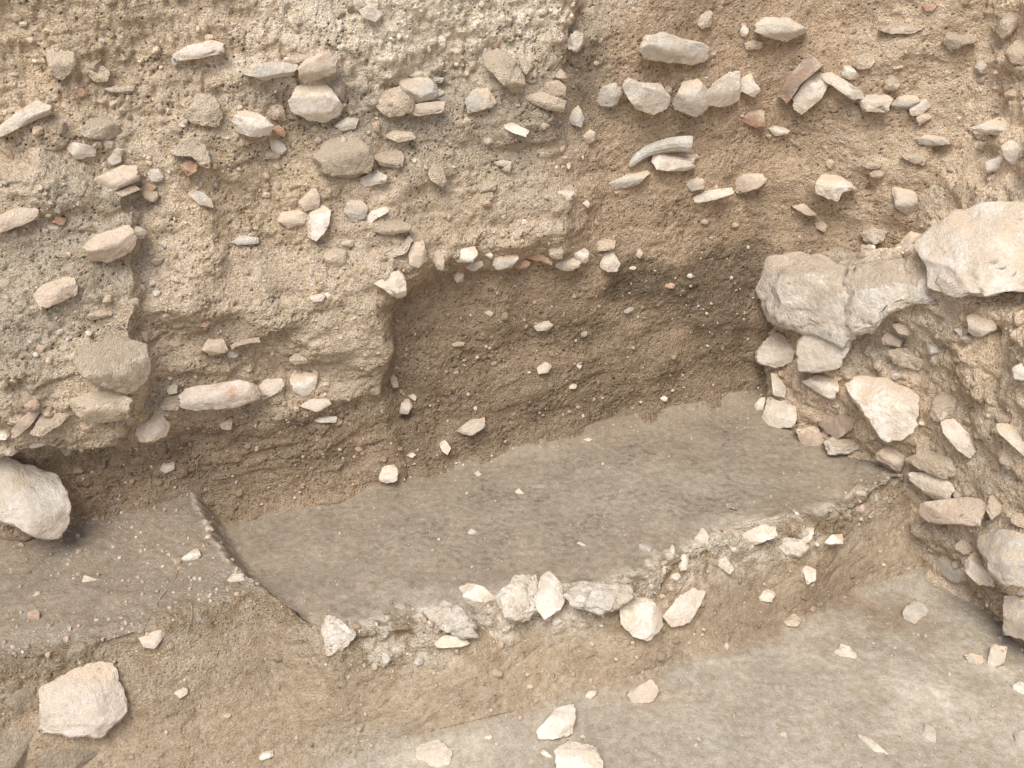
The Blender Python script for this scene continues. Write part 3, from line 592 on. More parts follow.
def mesh_obj(name, V, F, mat, loc=(0, 0, 0), smooth=True):
    me = bpy.data.meshes.new(name)
    V = np.ascontiguousarray(V, np.float32); F = np.ascontiguousarray(F, np.int32); k = F.shape[1]
    me.vertices.add(len(V)); me.vertices.foreach_set('co', V.ravel())
    me.loops.add(F.size); me.loops.foreach_set('vertex_index', F.ravel())
    me.polygons.add(len(F)); me.polygons.foreach_set('loop_start', np.arange(len(F), dtype=np.int32) * k)
    me.polygons.foreach_set('use_smooth', np.full(len(F), smooth))
    me.update(calc_edges=True); me.validate()
    me.materials.append(mat)
    o = bpy.data.objects.new(name, me); o.location = loc; COL.objects.link(o)
    return o
def tag(o, label=None, cat=None, group=None, kind=None):
    for k, v in (('label', label), ('category', cat), ('group', group), ('kind', kind)):
        if v: o[k] = v
def unit(v): return v / (np.linalg.norm(v) + 1e-12)
def weld(V, F, eps=.0004):                                    # merge vertices the facets have squeezed together
    key = np.round(V / eps).astype(np.int64); _, first, inv = np.unique(key, axis=0, return_index=True, return_inverse=True)
    F = inv.reshape(-1)[F]; ok = (F[:, 0] != F[:, 1]) & (F[:, 1] != F[:, 2]) & (F[:, 0] != F[:, 2])
    return V[first], F[ok], first
UP = np.array([0, 0, 1.0])
CATS = {'stone': 'stone', 'boulder': 'boulder', 'brick': 'brick', 'brick_fragment': 'brick', 'tile': 'tile', 'pebble': 'pebble',
        'mortar_block': 'mortar', 'plaster_flake': 'plaster', 'charcoal': 'charcoal'}
def stone(name, mk, prot, label, px, idx, bx=''):
    r_ = np.random.default_rng(1000 + idx)
    px = np.array(px); c2 = (px.max(0) + px.min(0)) / 2 * .5 + px.mean(0) * .5
    ex_ = px.max(0) - px.min(0); h = hit(*c2, spread=min(ex_) * .36); vw = ray(*c2); c = -vw; dist = np.linalg.norm(h - CAM)
    right = unit(np.cross(vw, UP)); upv = np.cross(right, vw)
    boxy = bx == 'b' or name in ('brick', 'tile', 'brick_fragment')
    # outline as metres about the centre
    fwd = np.array([0, math.cos(PITCH), -math.sin(PITCH)]); m = dist * (vw @ fwd) / FPX / (vw @ fwd) ** 0
    pts = np.stack([(px[:, 0] - c2[0]) * m, -(px[:, 1] - c2[1]) * m], 1)
    area = abs(.5 * np.sum(pts[:, 0] * np.roll(pts[:, 1], -1) - pts[:, 1] * np.roll(pts[:, 0], -1)))
    R = math.sqrt(area / math.pi); D = R * (.80 if name != 'tile' else .62)
    if name in ('boulder', 'mortar_block'): D = R * .7
    onwall = (h[:2] - P0) @ DQ < .12 or (h[:2] - P0) @ DS > 1.6
    off_ = (prot if prot < 0 else prot * .66 + .02 if onwall and bx != 's' and name != 'boulder' and mk != 'l' else prot * .85 + .12) * D; pts = pts * (1 - off_ / dist); m = m * (1 - off_ / dist)
    C = h + c * ((prot * .85 + .12 if prot >= 0 else prot) * D)
    pr = 1.04 if prot > .3 else 1.10
    ev, evec = np.linalg.eigh(np.cov(pts.T)); ratio = np.clip(np.sqrt(ev / math.sqrt(ev[0] * ev[1])), .3, 3.3); M = evec @ np.diag(ratio)
    real = pts; pts = pts @ np.linalg.inv(M).T              # star mapping in a space where the outline is about round
    ang = np.linspace(-math.pi, math.pi, 361); tab = np.zeros(361)
    for i, a in enumerate(ang):
        dx, dy = math.cos(a), math.sin(a); best = 0
        for k in range(len(pts)):
            p, q = pts[k], pts[(k + 1) % len(pts)]; e = q - p; den = dx * e[1] - dy * e[0]
            if abs(den) < 1e-12: continue
            t = (p[0] * e[1] - p[1] * e[0]) / den; w = (p[0] * dy - p[1] * dx) / den
            if t > 0 and -1e-6 <= w <= 1 + 1e-6: best = max(best, t)
        tab[i] = best
    tab[tab == 0] = R * .3
    if bx == '' and name != 'boulder': tab = tab * (1 + .06 * perlin(np.stack([np.cos(ang) * 1.6, np.sin(ang) * 1.6, ang * 0 + idx * 2.3], 1), .55, 51) + .035 * perlin(np.stack([np.cos(ang) * 4, np.sin(ang) * 4, ang * 0 + idx * 2.3], 1), .55, 52))
    kk = 2 if bx != 's' else 1; ext = np.concatenate([tab[-kk - 1:-1], tab, tab[1:kk + 1]]); tab = np.convolve(ext, np.hanning(2 * kk + 1) / np.hanning(2 * kk + 1).sum(), 'valid')
    size = R / m
    V, F = ICO[6 if size > 55 else 5 if size > 13 else 4]
    th = np.arctan2(V[:, 1], V[:, 0]); rr = np.interp(th, ang, tab) * pr
    cp = np.hypot(V[:, 0], V[:, 1]); zc = V[:, 2]
    block = .27 if boxy else .42
    g = cp ** block
    P = np.stack([np.cos(th) * rr * g, np.sin(th) * rr * g, D * np.sign(zc) * np.abs(zc) ** (.5 if boxy else .8)], 1)
    P[:, :2] = P[:, :2] @ M.T
    # facets: push what lies beyond each plane back along the line of depth
    upl = np.array([right @ UP, upv @ UP, c @ UP]); ez = np.array([0, 0, 1.0])
    if mk in ('l', 'k') : pl = [(unit(upl + ez * .1 + r_.normal(size=3) * .1), r_.uniform(.62, .72))] + [(unit(ez + r_.normal(size=3) * .5), r_.uniform(.7, .92)) for _ in range(5)]
    elif bx == 's': pl = [(unit(upl * .9 + np.array([.75, 0, .35])), .22), (unit(np.array([-.45, -.25, 1.0])), .40), (unit(np.array([.35, -.75, .8])), .55), (unit(np.array([.1, .8, .6])), .5)]
    elif boxy: pl = [(unit(ez + upl * .55 + r_.normal(size=3) * .10), .72), (unit(ez - upl * .30 + r_.normal(size=3) * .12), .72), (unit(ez + r_.normal(size=3) * .35), .88)]
    else:
        pl = [(unit(upl * 1.15 + ez * .25 + r_.normal(size=3) * .25), r_.uniform(.36, .58)), (unit(ez - upl * .45 + r_.normal(size=3) * .25), r_.uniform(.45, .68))]
        pl += [(unit(ez * .8 + r_.normal(size=3) * .75), r_.uniform(.6, .86)) for _ in range(r_.integers(5, 10))]
    E_ = np.array([np.abs(P[:, 0]).max(), np.abs(P[:, 1]).max(), D]); P = P / E_
    for n, hf in pl:
        if n[2] < .40: continue
        d = P @ n; hh = d.max() * hf; ex = np.maximum(d - hh, 0); P[:, 2] -= ex / n[2]
    P[:, 2] = np.maximum(P[:, 2], -1); P = P * E_
    wp = P + idx * 3.17
    rough = 2.0 if mk == 'l' else 1.35 if mk in 'td' else 1.0 if name != 'boulder' else 1.1
    dirn = P / (np.linalg.norm(P, axis=1)[:, None] + 1e-9)
    dsp = perlin(wp, R * .9, 1) * R * .05 + perlin(wp, R * .42, 2) * R * .03 * rough + perlin(wp, max(.012, R * .17), 3) * min(R * .035, .004) * rough + perlin(wp, .006, 4) * min(.0010, R * .03) * rough
    if R > .05 or mk == 'l': dsp = dsp - np.abs(perlin(wp, R * .5, 9)) * R * .06 * rough
    if mk == 'l' or (name == 'boulder' and mk == 'w' and bx != 's'):
        w_, i_ = worley(wp + np.stack([perlin(wp, .03, 21), perlin(wp, .03, 22), perlin(wp, .03, 23)], 1) * .012, .030, 24)
        inn = np.clip((P[:, 2] / D) * 1.6, 0, 1); dsp = dsp + inn * (np.where(i_ > .5, 1, -1) * np.clip(1 - (w_ / .55) ** 2, 0, 1) * (.006 if mk == 'l' else .0)) * min(1, R / .06)
        w_, i_ = worley(wp + np.stack([perlin(wp, .06, 41), perlin(wp, .06, 42), perlin(wp, .06, 43)], 1) * .02, .10 if name == 'boulder' else .05, 44)
        dsp = dsp + inn * (i_ - .5) * (.014 if name == 'boulder' else .012) * min(1, R / .08) + (w_ - .4) * -.004 * min(1, R / .08)
    P = P + dirn * dsp[:, None]
    if R > .035 and bx == '':                                   # lie along the slope of the ground it is set in
        A_ = []; b_ = []
        for a in np.arange(0, 6.28, .52):
            for f_ in (.45, .8):
                r0 = np.interp((a + math.pi) % (2 * math.pi) - math.pi, ang, tab) * f_; xx, yy = M @ np.array([r0 * math.cos(a), r0 * math.sin(a)]); uu = c2[0] + xx / m; vv = c2[1] - yy / m
                A_.append([xx, yy, 1]); b_.append((hit(uu, vv) - h) @ c)
        kx, ky, _ = np.linalg.lstsq(np.array(A_), np.array(b_), rcond=None)[0]
        P[:, 2] += np.clip(kx, -.8, .8) * P[:, 0] + np.clip(ky, -.4, .4) * P[:, 1]
    Wd = P[:, :1] * right + P[:, 1:2] * upv + P[:, 2:3] * c
    Wd, F, keep = weld(Wd, F); P = P[keep]; wp = wp[keep]
    o = mesh_obj(name, Wd, F, MATS[mk], C)
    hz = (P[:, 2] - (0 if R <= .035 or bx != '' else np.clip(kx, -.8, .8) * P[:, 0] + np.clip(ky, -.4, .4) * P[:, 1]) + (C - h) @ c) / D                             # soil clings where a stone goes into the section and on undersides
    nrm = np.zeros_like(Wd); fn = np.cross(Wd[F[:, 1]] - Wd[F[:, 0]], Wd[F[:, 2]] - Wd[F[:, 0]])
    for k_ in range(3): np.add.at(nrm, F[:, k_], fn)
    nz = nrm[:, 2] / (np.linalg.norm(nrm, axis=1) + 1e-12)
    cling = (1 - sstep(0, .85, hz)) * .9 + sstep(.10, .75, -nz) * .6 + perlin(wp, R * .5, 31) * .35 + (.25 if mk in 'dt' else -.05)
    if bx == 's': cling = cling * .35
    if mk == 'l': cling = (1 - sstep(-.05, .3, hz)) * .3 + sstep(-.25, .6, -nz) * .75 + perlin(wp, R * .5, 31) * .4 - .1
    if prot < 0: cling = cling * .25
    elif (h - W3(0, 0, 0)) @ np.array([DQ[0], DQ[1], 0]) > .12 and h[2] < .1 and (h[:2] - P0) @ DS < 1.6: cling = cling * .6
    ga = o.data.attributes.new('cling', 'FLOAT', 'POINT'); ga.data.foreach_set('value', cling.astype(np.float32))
    tag(o, label, CATS[name])
    return o
# ------------------------------------------------------------------ relief of the soil round the stones and at every smaller scale
ROWS = []
for ln in STONES.strip().splitlines():
    reg, name, mk, prot, label, pts = ln.split('|'); x0, y0, sc = REG[reg]
    ROWS.append((name, mk, prot, label, np.array([(x0 + float(a) / sc, y0 + float(b) / sc) for a, b in (p.split(',') for p in pts.split())])))
PC = []; PR = []; PP = []
ROWS = [(a, b_, float(p_.lstrip('bs')), l_, x_, p_[0] if p_[0] in 'bs' else '') for a, b_, p_, l_, x_ in ROWS]
for name, mk, prot, label, px, bx in ROWS:
    c2 = (px.max(0) + px.min(0)) / 4 + px.mean(0) / 2; h = hit(*c2, spread=2); e = px.max(0) - px.min(0)
    PC.append(h); PR.append(math.sqrt(e[0] * e[1]) / 2 * np.linalg.norm(h - CAM) / FPX); PP.append(prot)
def mounds(sh, k):
    p = flat(sh['P']); d = np.zeros(len(p))
    for C, R, pr in zip(PC, PR, PP):
        if pr < 0 : continue
        lo = np.all(np.abs(p - C) < 2.2 * R, axis=1); ix = np.nonzero(lo)[0]
        if len(ix) == 0: continue
        q = p[ix]; r2 = ((q - C) ** 2).sum(1)
        below = C + np.array([0, 0, -.45 * R]); r3 = ((q - below) ** 2).sum(1)
        d[ix] = np.maximum(d[ix], k * R * (.15 + .45 * pr) * np.exp(-r3 / (1.05 * R) ** 2)) 
    push(sh, np.minimum(d, .05))
mounds(Bk, .6); mounds(Rt, .5); mounds(G, .25)

def relief(sh, amp, grain, seeds, pit, clod):
    p = flat(sh['P']); a = amp.ravel(); q = p * np.array([1, 1, 1.35])
    big = fbm(q, .11, 2, seeds) * .012
    mid = perlin(q, .045, seeds + 3) * .0045 + perlin(q, .022, seeds + 4) * .0032
    rid = (np.abs(perlin(q, .07, seeds + 9)) - .25) * -.007
    fine = perlin(p, .0105, seeds + 5) * .0019 + perlin(p, .0072, seeds + 8) * .0012
    sh_ = q * np.array([1, 1, 2.1]); shelf = fbm(sh_, .20, 3, seeds + 12); shelf = (sstep(-.25, .35, shelf) - .5) * .013
    pw = p + np.stack([perlin(p, .03, seeds + 60), perlin(p, .03, seeds + 61), perlin(p, .03, seeds + 62)], 1) * .011 + np.stack([perlin(p, .012, seeds + 63), perlin(p, .012, seeds + 64), perlin(p, .012, seeds + 65)], 1) * .004
    w1, i1 = worley(pw, .034, seeds + 6)                       # clods and small buried lumps
    cl = np.clip(1 - (w1 / .5) ** 2, 0, 1) ** .6 * np.where(i1 > .66, 1, 0) * .0062 * (.5 + i1)
    w2, i2 = worley(pw, .0135, seeds + 7)                       # holes left by fallen grit
    pt = np.clip(1 - (w2 / .42) ** 2, 0, 1) * np.where(i2 > .60, 1, 0) * -.0066
    sm = .30 + .70 * sstep(-.30, .30, fbm(q, .13, 3, seeds + 15))   # smooth, dust filmed patches between the rough ones
    d = a * (big + (mid + rid) * sm) + shelf * clod.ravel() * .6 + (fine * grain.ravel() + cl * clod.ravel() + pt * pit.ravel()) * sm
    push(sh, d)
on1 = np.ones_like
recess = (1 - B_A)
patch = np.clip(.5 + fbm(flat(Bk['P']), .28, 2, 77).reshape(B_S.shape) * .9, 0, 1)
footq = sstep(-.02, .14, B_Z)
relief(Bk, footq * (.5 + .55 * B_A * sstep(.1, .4, B_Z) - .15 * B_low), .9 + .5 * patch, 20, .55 + .7 * patch * B_A + .25 * recess, .45 + .9 * B_A * (1 - patch))
patch = np.clip(.5 + fbm(flat(Rt['P']), .28, 2, 78).reshape(R_Q.shape) * .9, 0, 1)
relief(Rt, 1.3 * on1(R_Q), .9 + .4 * patch, 40, .35 + .8 * patch, .7 + .8 * (1 - patch))
fc = sstep(1.2, 1.9, G_T) * (1 - sstep(3.0, 3.6, G_T))
lip = np.where(G_T < 2, np.exp(-(np.clip(qc - .02 - G_Q, 0, 9) / .05) ** 2), np.exp(-(np.clip(G_T - 2, 0, 9) / .30) ** 2)) * (1 - G_bench * .3)
relief(G, .14 + .28 * fc + .75 * lip * (sstep(.05, .25, G_S) + .7 * (1 - sstep(-.22, -.08, G_S))) + .07 * G_bench, (.42 - .05 * fc + .4 * lip), 60, .12 + .38 * fc + .1 * lip, .06 + .20 * fc + 1.5 * lip * (sstep(.12, .3, G_S) + .5 * (1 - sstep(-.25, -.1, G_S))))
for u, v, r, dp in ((408, 418, .012, .035), (991, 334, .014, .045), (63, 478, .010, .02), (478, 672, .010, .02), (20, 388, .016, .02), (215, 352, .012, .02), (940, 150, .02, .03), (870, 190, .014, .02)):
    h = hit(u, v)                                            # burrows and holes
    for sh in (Bk, Rt):
        dd_ = ((flat(sh['P']) - h) ** 2).sum(1); push(sh, -dp * np.exp(-dd_ / r ** 2))
def pores(sh, prob, dmin, dmax, seed):
    r_ = np.random.default_rng(seed); n = prob.size; m_ = r_.random(n) < prob.ravel(); push(sh, np.where(m_, -(dmin + (dmax - dmin) * r_.random(n) ** 2), 0))
def clump(p, sc, sd): return sstep(-.15, .45, fbm(p, sc, 3, sd))
pores(Bk, (.006 + .050 * clump(flat(Bk['P']), .10, 131)) * (.6 + .4 * B_A.ravel()), .004, .014, 1)
pores(Rt, .005 + .042 * clump(flat(Rt['P']), .10, 132), .004, .013, 2)
pores(G, (.003 + .022 * clump(flat(G['P']), .07, 133)) * fc.ravel() + .0012 + .006 * np.clip(lip, 0, 1).ravel(), .003, .010, 3)
# downward pick marks near the top of the section
st_ = np.stack([B_S.ravel(), B_Z.ravel() * .38, 0 * B_S.ravel()], 1)
push(Bk, np.clip(perlin(st_, .014, 95) - .05, 0, 1) * -.014 * (sstep(.93, 1.06, B_Z + .2 * (patch.mean() - .5)) * B_A).ravel())
# shallow trowel scars across the cut face
p = flat(G['P']); sc = p * np.array([1, 1, 1]); along = np.stack([G_S.ravel() * 1.0 + G_Q.ravel() * .8, (p[:, 2] - .35 * G_S.ravel()) * 3.2, 0 * p[:, 2]], 1)
push(G, -np.clip(perlin(along, .05, 91) - .28, 0, 1) * .010 * fc.ravel())
scr = np.stack([(G_S * .95 + G_Q * .3).ravel() * .16, (G_Q * .95 - G_S * .3).ravel(), 0 * G_S.ravel()], 1); flat_ = ((G_T < 1.2) | (G_T > 3.8)).ravel()
push(G, flat_ * (-np.clip(perlin(scr, .012, 97) - .30, 0, 1) * .0045 * sstep(-.1, .4, perlin(flat(G['P']), .16, 98)) + perlin(flat(G['P']), .045, 99) * .0018 + perlin(flat(G['P']), .016, 100) * .0009))
pores(G, (.004 + .010 * clump(flat(G['P']), .08, 134)) * flat_, .0012, .004, 4)
BVH = tri_bvh(2)

for idx, (name, mk, prot, label, px, bx) in enumerate(ROWS): stone(name, mk, prot, label, px, idx, bx)

# the curved horn lying on its block
def horn():
    path = [(484, 462, 25), (476, 461, 26), (455, 460, 24.5), (425, 462, 23), (395, 467, 21), (365, 475, 19), (340, 485, 17), (318, 499, 15), (302, 514, 12.5), (292, 526, 9), (288, 534, 4)]
    base = hit(540 + 400 / 3.2, 505 / 3.2); vw0 = ray(540 + 400 / 3.2, 470 / 3.2); fw = np.array([0, math.cos(PITCH), -math.sin(PITCH)])
    depth = (base - CAM) @ fw - .035
    pts = []; rad = []
    for x, y, r in path:
        d = ray(540 + x / 3.2, y / 3.2); p = CAM + d * (depth / (d @ fw)); pts.append(p); rad.append(r / 3.2 * depth / FPX)
    pts = np.array(pts); rad = np.array(rad)
    t = np.linspace(0, len(pts) - 1, 90); pi = np.stack([np.interp(t, np.arange(len(pts)), pts[:, k]) for k in range(3)], 1); ri = np.interp(t, np.arange(len(pts)), rad)
    for _ in range(3): pi[1:-1] = (pi[:-2] + 2 * pi[1:-1] + pi[2:]) / 4
    nseg = 40; V = []; F = []
    tg = np.gradient(pi, axis=0); tg /= np.linalg.norm(tg, axis=1)[:, None]; a0 = -vw0
    for i in range(len(pi)):
        b = unit(np.cross(tg[i], a0)); a = unit(np.cross(b, tg[i]))
        for k in range(nseg):
            q = 2 * math.pi * k / nseg; rr = ri[i] * (1 + .042 * math.sin(q * 11 + .25 * math.sin(i * .2)) + .02 * math.sin(q * 4 + 1))
            V.append(pi[i] + (a * math.cos(q) + b * math.sin(q)) * rr)
    n = len(pi)
    for i in range(n - 1):
        for k in range(nseg):
            k2 = (k + 1) % nseg; F.append([i * nseg + k, i * nseg + k2, (i + 1) * nseg + k2, (i + 1) * nseg + k])
    # broken hollow butt end: rings going inward
    ring = list(range(nseg)); last = ring
    for fr_, dp in ((.80, .002), (.55, .010), (.2, .014)):
        new = []
        for k in range(nseg):
            V.append(pi[0] + (V[k] - pi[0]) * fr_ + tg[0] * dp); new.append(len(V) - 1)
        for k in range(nseg): F.append([last[(k + 1) % nseg], last[k], new[k], new[(k + 1) % nseg]])
        last = new
    V = np.array(V); V = V + (perlin(V, .02, 5) * .0012 + perlin(V, .006, 6) * .0006)[:, None] * unit(a0)
    c = V.mean(0); o = mesh_obj('animal_horn', V - c, np.array(F), MATS['h'], c)
    tag(o, 'pale curved animal horn lying on a squared block in the dark wall', 'horn')
horn()

# thin dry rootlets
def rootlet(pix, r, label, off=.004):
    P = np.array([hit(u, v) - ray(u, v) * off for u, v in pix]); t = np.linspace(0, len(P) - 1, len(P) * 8)
    pi = np.stack([np.interp(t, np.arange(len(P)), P[:, k]) for k in range(3)], 1)
    for _ in range(6): pi[1:-1] = (pi[:-2] + 2 * pi[1:-1] + pi[2:]) / 4
    pi = pi + np.stack([perlin(pi, .02, s_) for s_ in (1, 2, 3)], 1) * .003
    tg = np.gradient(pi, axis=0); V = []; F = []; n = len(pi)
    for i in range(n):
        a = unit(np.cross(tg[i], (0.3, 0.2, 1))); b = unit(np.cross(tg[i], a)); rr = r * (1 - .6 * i / n)
        for k in range(6): V.append(pi[i] + (a * math.cos(k * math.pi / 3) + b * math.sin(k * math.pi / 3)) * rr)
    for i in range(n - 1):
        for k in range(6): F.append([i * 6 + k, i * 6 + (k + 1) % 6, i * 6 + 6 + (k + 1) % 6, i * 6 + 6 + k])
    V = np.array(V); c = V.mean(0); o = mesh_obj('rootlet', V - c, np.array(F), MATS['o'], c); tag(o, label, 'root')
def ipx(pts): return [(x / 3.413, 430 + y / 3.413) for x, y in pts]
rootlet(ipx([(568, 545), (548, 570), (536, 590), (534, 612)]), .0016, 'thin pale rootlet on the bench right of the small white wedge')
rootlet(ipx([(645, 590), (656, 605), (658, 630), (645, 660), (636, 690)]), .0019, 'pale hooked rootlet on the bench above the pinkish white fragment')
rootlet(ipx([(690, 85), (672, 105), (668, 135), (680, 170), (682, 230)]), .0016, 'thin root hanging down the wall above the step corner', .006)
rootlet(ipx([(612, 470), (600, 490), (590, 520)]), .0010, 'hair thin dark rootlet below the flat white bench stone')

# ------------------------------------------------------------------ what soil lies where (colour of the soil itself)
TAN = np.array((.73, .615, .468)); LOAM = np.array((.395, .312, .224)); DARK = np.array((.24, .195, .14)); ASH = np.array((.46, .415, .335))
FLOOR = np.array((.315, .273, .212)); LIME = np.array((.68, .63, .53)); FACE = np.array((.40, .325, .232)); LOW_ = np.array((.405, .366, .298)); ORNG = np.array((.66, .535, .365))
def blend(c, m, col): return c + (col - c) * m[:, None]
def blobs(p, c, lst, wob):
    for u, v, ru, rv, col, st in lst:
        C = hit(u, v); m = np.linalg.norm(C - CAM) / FPX
        vw = ray(u, v); rt = unit(np.cross(vw, UP)); d = p - C
        a = d @ rt / (ru * m); h_ = (d - np.outer(d @ rt, rt)); b = np.linalg.norm(h_, axis=1) / (rv * m * 1.15)
        c = blend(c, st * (1 - sstep(.45, 1.25, np.sqrt(a * a + b * b) + wob * .55)), col)
    return c
def finish(name, sh, col, grain, kind='structure'):
    P = sh['P']; a, b = P.shape[:2]; i, j = np.meshgrid(np.arange(a - 1), np.arange(b - 1), indexing='ij'); q = (i * b + j).ravel()
    F = np.stack([q, q + 1, q + b + 1, q + b], 1)
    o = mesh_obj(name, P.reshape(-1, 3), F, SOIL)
    me = o.data
    ca = me.attributes.new('soil', 'FLOAT_COLOR', 'POINT'); ca.data.foreach_set('color', np.concatenate([np.clip(col, .02, .9), np.ones((len(col), 1))], 1).astype(np.float32).ravel())
    ga = me.attributes.new('grain', 'FLOAT', 'POINT'); ga.data.foreach_set('value', np.broadcast_to(grain, (len(col),)).astype(np.float32))
    o['kind'] = kind
    return o
# back section: tan fill above, ash lens, brown loam below and in the recess
p = flat(Bk['P']); wob = fbm(p, .16, 3, 101); zz_ = B_Z.ravel() + wob * .07
c = np.broadcast_to(TAN, p.shape).copy()
c = blend(c, .55 * (1 - sstep(.95, 1.10, zz_)) * sstep(.2, .4, zz_), (TAN + ASH) / 2 * .98)
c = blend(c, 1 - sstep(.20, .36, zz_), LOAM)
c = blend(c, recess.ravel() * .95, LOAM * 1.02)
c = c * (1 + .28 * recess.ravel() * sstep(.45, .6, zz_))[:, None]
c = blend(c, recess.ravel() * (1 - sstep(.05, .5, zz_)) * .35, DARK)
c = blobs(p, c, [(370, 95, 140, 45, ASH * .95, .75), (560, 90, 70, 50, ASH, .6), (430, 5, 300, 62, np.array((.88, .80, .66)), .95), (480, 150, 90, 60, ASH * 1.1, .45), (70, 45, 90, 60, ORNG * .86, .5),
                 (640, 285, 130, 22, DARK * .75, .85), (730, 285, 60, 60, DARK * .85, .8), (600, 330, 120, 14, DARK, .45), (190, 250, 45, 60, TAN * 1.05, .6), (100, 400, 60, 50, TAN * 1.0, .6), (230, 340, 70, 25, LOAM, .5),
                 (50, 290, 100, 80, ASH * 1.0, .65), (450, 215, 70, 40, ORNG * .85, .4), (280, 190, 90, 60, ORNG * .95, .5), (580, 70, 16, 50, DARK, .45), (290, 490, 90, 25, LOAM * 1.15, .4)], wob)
c = blend(c, (sstep(1.55, 1.95, B_S + wob.reshape(B_S.shape) * .15) * sstep(.45, .65, B_Z)).ravel() * .8, TAN * .97)
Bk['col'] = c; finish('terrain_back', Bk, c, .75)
p = flat(Rt['P']); wob = fbm(p, .16, 3, 102)
c = np.broadcast_to(TAN * 1.2, p.shape).copy()
c = blobs(p, c, [(740, 150, 80, 120, LOAM, .6), (850, 300, 120, 60, LIME, .85), (990, 250, 90, 60, LIME, .4), (980, 450, 90, 90, (TAN + LIME) / 2, .7), (900, 330, 60, 50, LIME, .5), (950, 60, 120, 60, TAN * 1.05, .6), (920, 200, 90, 30, ASH * 1.1, .6), (830, 255, 70, 22, ASH * 1.15, .8),
                 (880, 430, 60, 60, ORNG * .95, .4), (980, 380, 80, 50, ORNG * 1.05, .4), (960, 560, 70, 50, ASH * 1.1, .6), (990, 640, 50, 40, LOAM, .7), (800, 385, 40, 50, LOAM * 1.2, .4)], wob)
Rt['col'] = c; finish('terrain_right', Rt, c, .8)
p = flat(G['P']); wob = fbm(p, .16, 3, 103)
c = np.broadcast_to(FLOOR, p.shape).copy()
c = blend(c, .6 * np.exp(-(np.clip(G_Q, 0, 9) / .09).ravel()) * np.clip(.8 + wob, 0, 1), LOAM * .72)
c = blend(c, G_bench.ravel() * .8, np.array((.31, .264, .204)))
c = blend(c, (fc * sstep(1.2, 1.9, G_T)).ravel() + 0 * c[:, 0], FACE)
c = blend(c, sstep(2.75, 3.5, G_T + .35 * wob.reshape(G_T.shape)).ravel(), LOW_)
c = blobs(p, c, [(650, 480, 200, 40, ASH * .72, .55), (560, 500, 160, 30, ASH * .75, .45), (420, 560, 160, 30, FLOOR * 1.08, .5), (860, 500, 60, 40, LOAM * .85, .35), (300, 640, 60, 30, FACE, .6), (520, 600, 130, 28, LIME * .85, .55),
                 (760, 545, 90, 25, LIME * .85, .5), (215, 625, 50, 18, FACE * 1.1, .5), (30, 640, 50, 20, ASH * .9, .4), (830, 590, 95, 36, LOAM * .75, .9), (745, 605, 90, 34, LOAM * .75, .75), (620, 690, 90, 20, LOAM * 1.1, .4), (960, 720, 80, 40, LIME * .85, .5), (50, 720, 60, 60, LOAM * 1.1, .5), (420, 760, 90, 20, ASH * 1.2, .5), (700, 760, 120, 40, LOW_ * .92, .5)], wob)
lm = sstep(-.25, .25, perlin(p, .07, 121) + .6 * perlin(p, .022, 122)) * np.clip(1.3 * lip, 0, 1).ravel() * (sstep(.12, .3, G_S) * (1 - sstep(1.5, 1.65, G_S)) + .35).ravel()
c = blend(c, np.clip(lm, 0, 1) * .75, LIME * 1.05)
rim = np.exp(-((G_S - sp + .024) / .010) ** 2) * (G_Q < .5) * (G_T < 2); c = blend(c, (rim * .7).ravel() * sstep(-.3, .2, perlin(p, .02, 141)), LIME)
# dark trampled flecks in the grey pit floor
fk = perlin(p * np.array([.75, 1.1, 1]), .013, 111) + .5 * perlin(p, .006, 115); zone = sstep(-.25, .35, perlin(p, .13, 112) + .4 * perlin(p, .05, 116))
fl = sstep(.08, .38, fk) * zone * (G_T < 1).ravel() * (1 - G_bench.ravel()) * sstep(.02, .10, G_Q).ravel() * (1 - sstep(.40, .56, G_Q)).ravel() * sstep(.15, .5, G_S).ravel()
c = blend(c, fl * .6, ASH * .36)
lt = sstep(.1, .5, perlin(p, .045, 117) + .5 * perlin(p, .012, 118)) * (G_T < 1.5).ravel(); c = blend(c, lt * .12, LOAM * 1.0)
pal = sstep(.1, .5, perlin(p, .10, 113) + .4 * perlin(p, .03, 114)) * (G_T > 3.6).ravel() * (.25 + .75 * sstep(1.15, 1.5, G_S) * sstep(.8, 1.1, G_Q)).ravel()
c = blend(c, pal * .34, LIME * .95)
G['col'] = c; finish('ground', G, c, (.30 + .14 * fc + .4 * lip + .10 * G_bench).ravel())

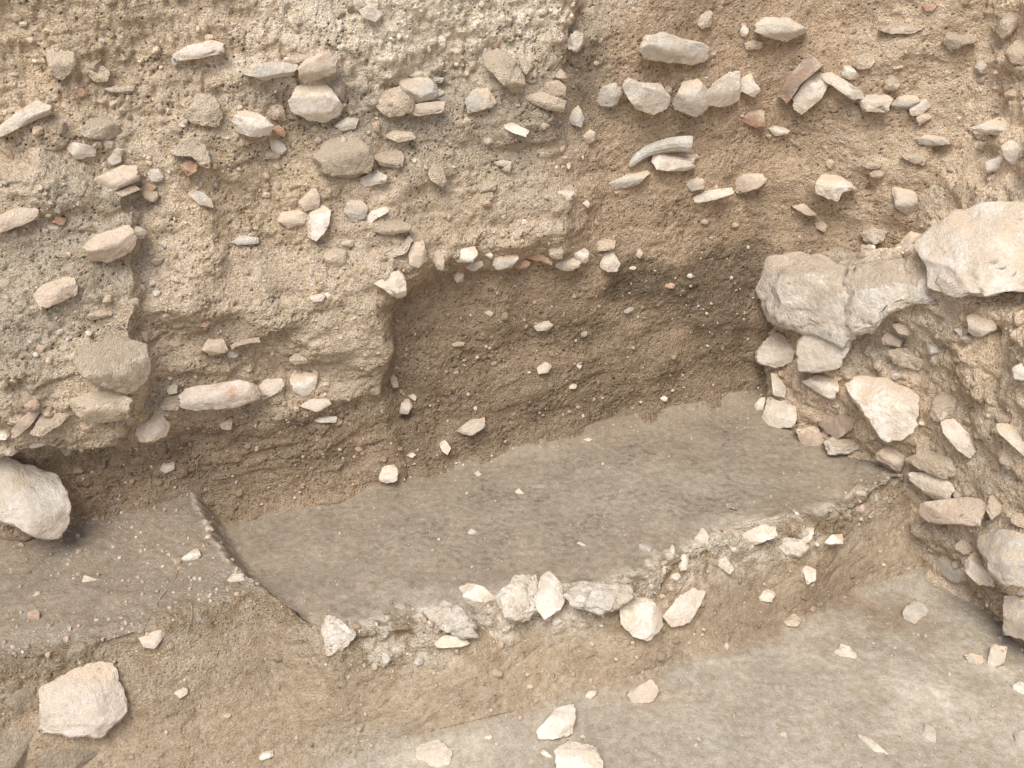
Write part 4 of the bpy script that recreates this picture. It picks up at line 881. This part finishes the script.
# ------------------------------------------------------------------ grit and crumbs nobody could count
def grit(name, n, picks, mat_cols, rmin, rmax, label, seed, sink=.2, pw=3.2):
    r_ = np.random.default_rng(seed); V0, F0 = ICO[2]; VV = []; FF = []; CC = []; o = 0
    for sh, cnt, wgt in picks:
        p = flat(sh['P']); nn = flat(grid_normals(sh['P'])); w = wgt.ravel().astype(float); w /= w.sum()
        ids = r_.choice(len(p), cnt, p=w)
        for k in ids:
            r = rmin + (rmax - rmin) * r_.random() ** pw
            sc_ = r * (1 + r_.uniform(-.4, .4, 3)); q = V0 * sc_
            q = q * (1 + perlin(V0 * .5 + k * .37, .5, 3) * .35)[:, None]
            for _ in range(3):
                n_ = unit(r_.normal(size=3)); d = q @ n_; q = q - np.outer(np.maximum(d - r * .6, 0), n_)
            VV.append(q + p[k] - unit(p[k] - CAM) * r * (1 - 2 * sink) * .5); FF.append(F0 + o); o += len(V0)
            cc = mat_cols[r_.integers(len(mat_cols))] if mat_cols else sh['col'][k]; CC.append(np.tile(np.array(cc) * r_.uniform(.8, 1.1), (len(V0), 1)))
    V = np.concatenate(VV); C_ = np.concatenate(CC)
    ob = mesh_obj(name, V, np.concatenate(FF), SOIL, smooth=False)
    ca = ob.data.attributes.new('soil', 'FLOAT_COLOR', 'POINT'); ca.data.foreach_set('color', np.concatenate([C_, np.ones((len(C_), 1))], 1).astype(np.float32).ravel())
    ga = ob.data.attributes.new('grain', 'FLOAT', 'POINT'); ga.data.foreach_set('value', np.full(len(V), .3, np.float32))
    tag(ob, label, 'grit', None, 'stuff')
inB = ((B_S > -1.0) & (B_S < 1.9) & (B_Z > 0) & (B_Z < 1.35)); inR = ((R_Q > -.3) & (R_Q < 1.3) & (R_B > 1) & (R_B < 6)); inG = ((G_S > -.6) & (G_S < 1.8) & (G_Q > 0) & (G_Q < 1.3))
PALE = [(.62, .57, .50), (.56, .49, .40), (.50, .42, .32), (.58, .46, .36)]
grit('gravel', 0, [(Bk, 2600, inB * (1 + 1.0 * (B_Z < .35))), (Rt, 1100, inR), (G, 2300, inG * (.22 + 1.6 * G_bench * (G_T < 1.6) + .9 * lip + .25 * fc + .35 * (G_T > 3.4) + 1.6 * np.exp(-np.clip(G_Q, 0, 9) / .035)))], PALE, .0011, .0055, 'pale grit scattered through the soil of the trench', 5)
grit('soil_crumbs', 0, [(Bk, 900, inB * (.4 + B_A)), (Rt, 600, inR), (G, 220, inG * (fc * .3 + lip))], None, .003, .012, 'soil crumbs and small lumps sticking out of the trench walls', 6, .55)
grit('stone_chips', 0, [(Bk, 230, inB * (.25 + B_A) * sstep(.15, .35, B_Z)), (Rt, 420, inR), (G, 110, inG * (.02 + lip * sstep(.12, .3, G_S) + .05 * fc))], PALE + [(.52, .43, .32), (.52, .40, .30)], .004, .016, 'small angular stone chips half buried in the trench walls', 8, .5, 1.6)
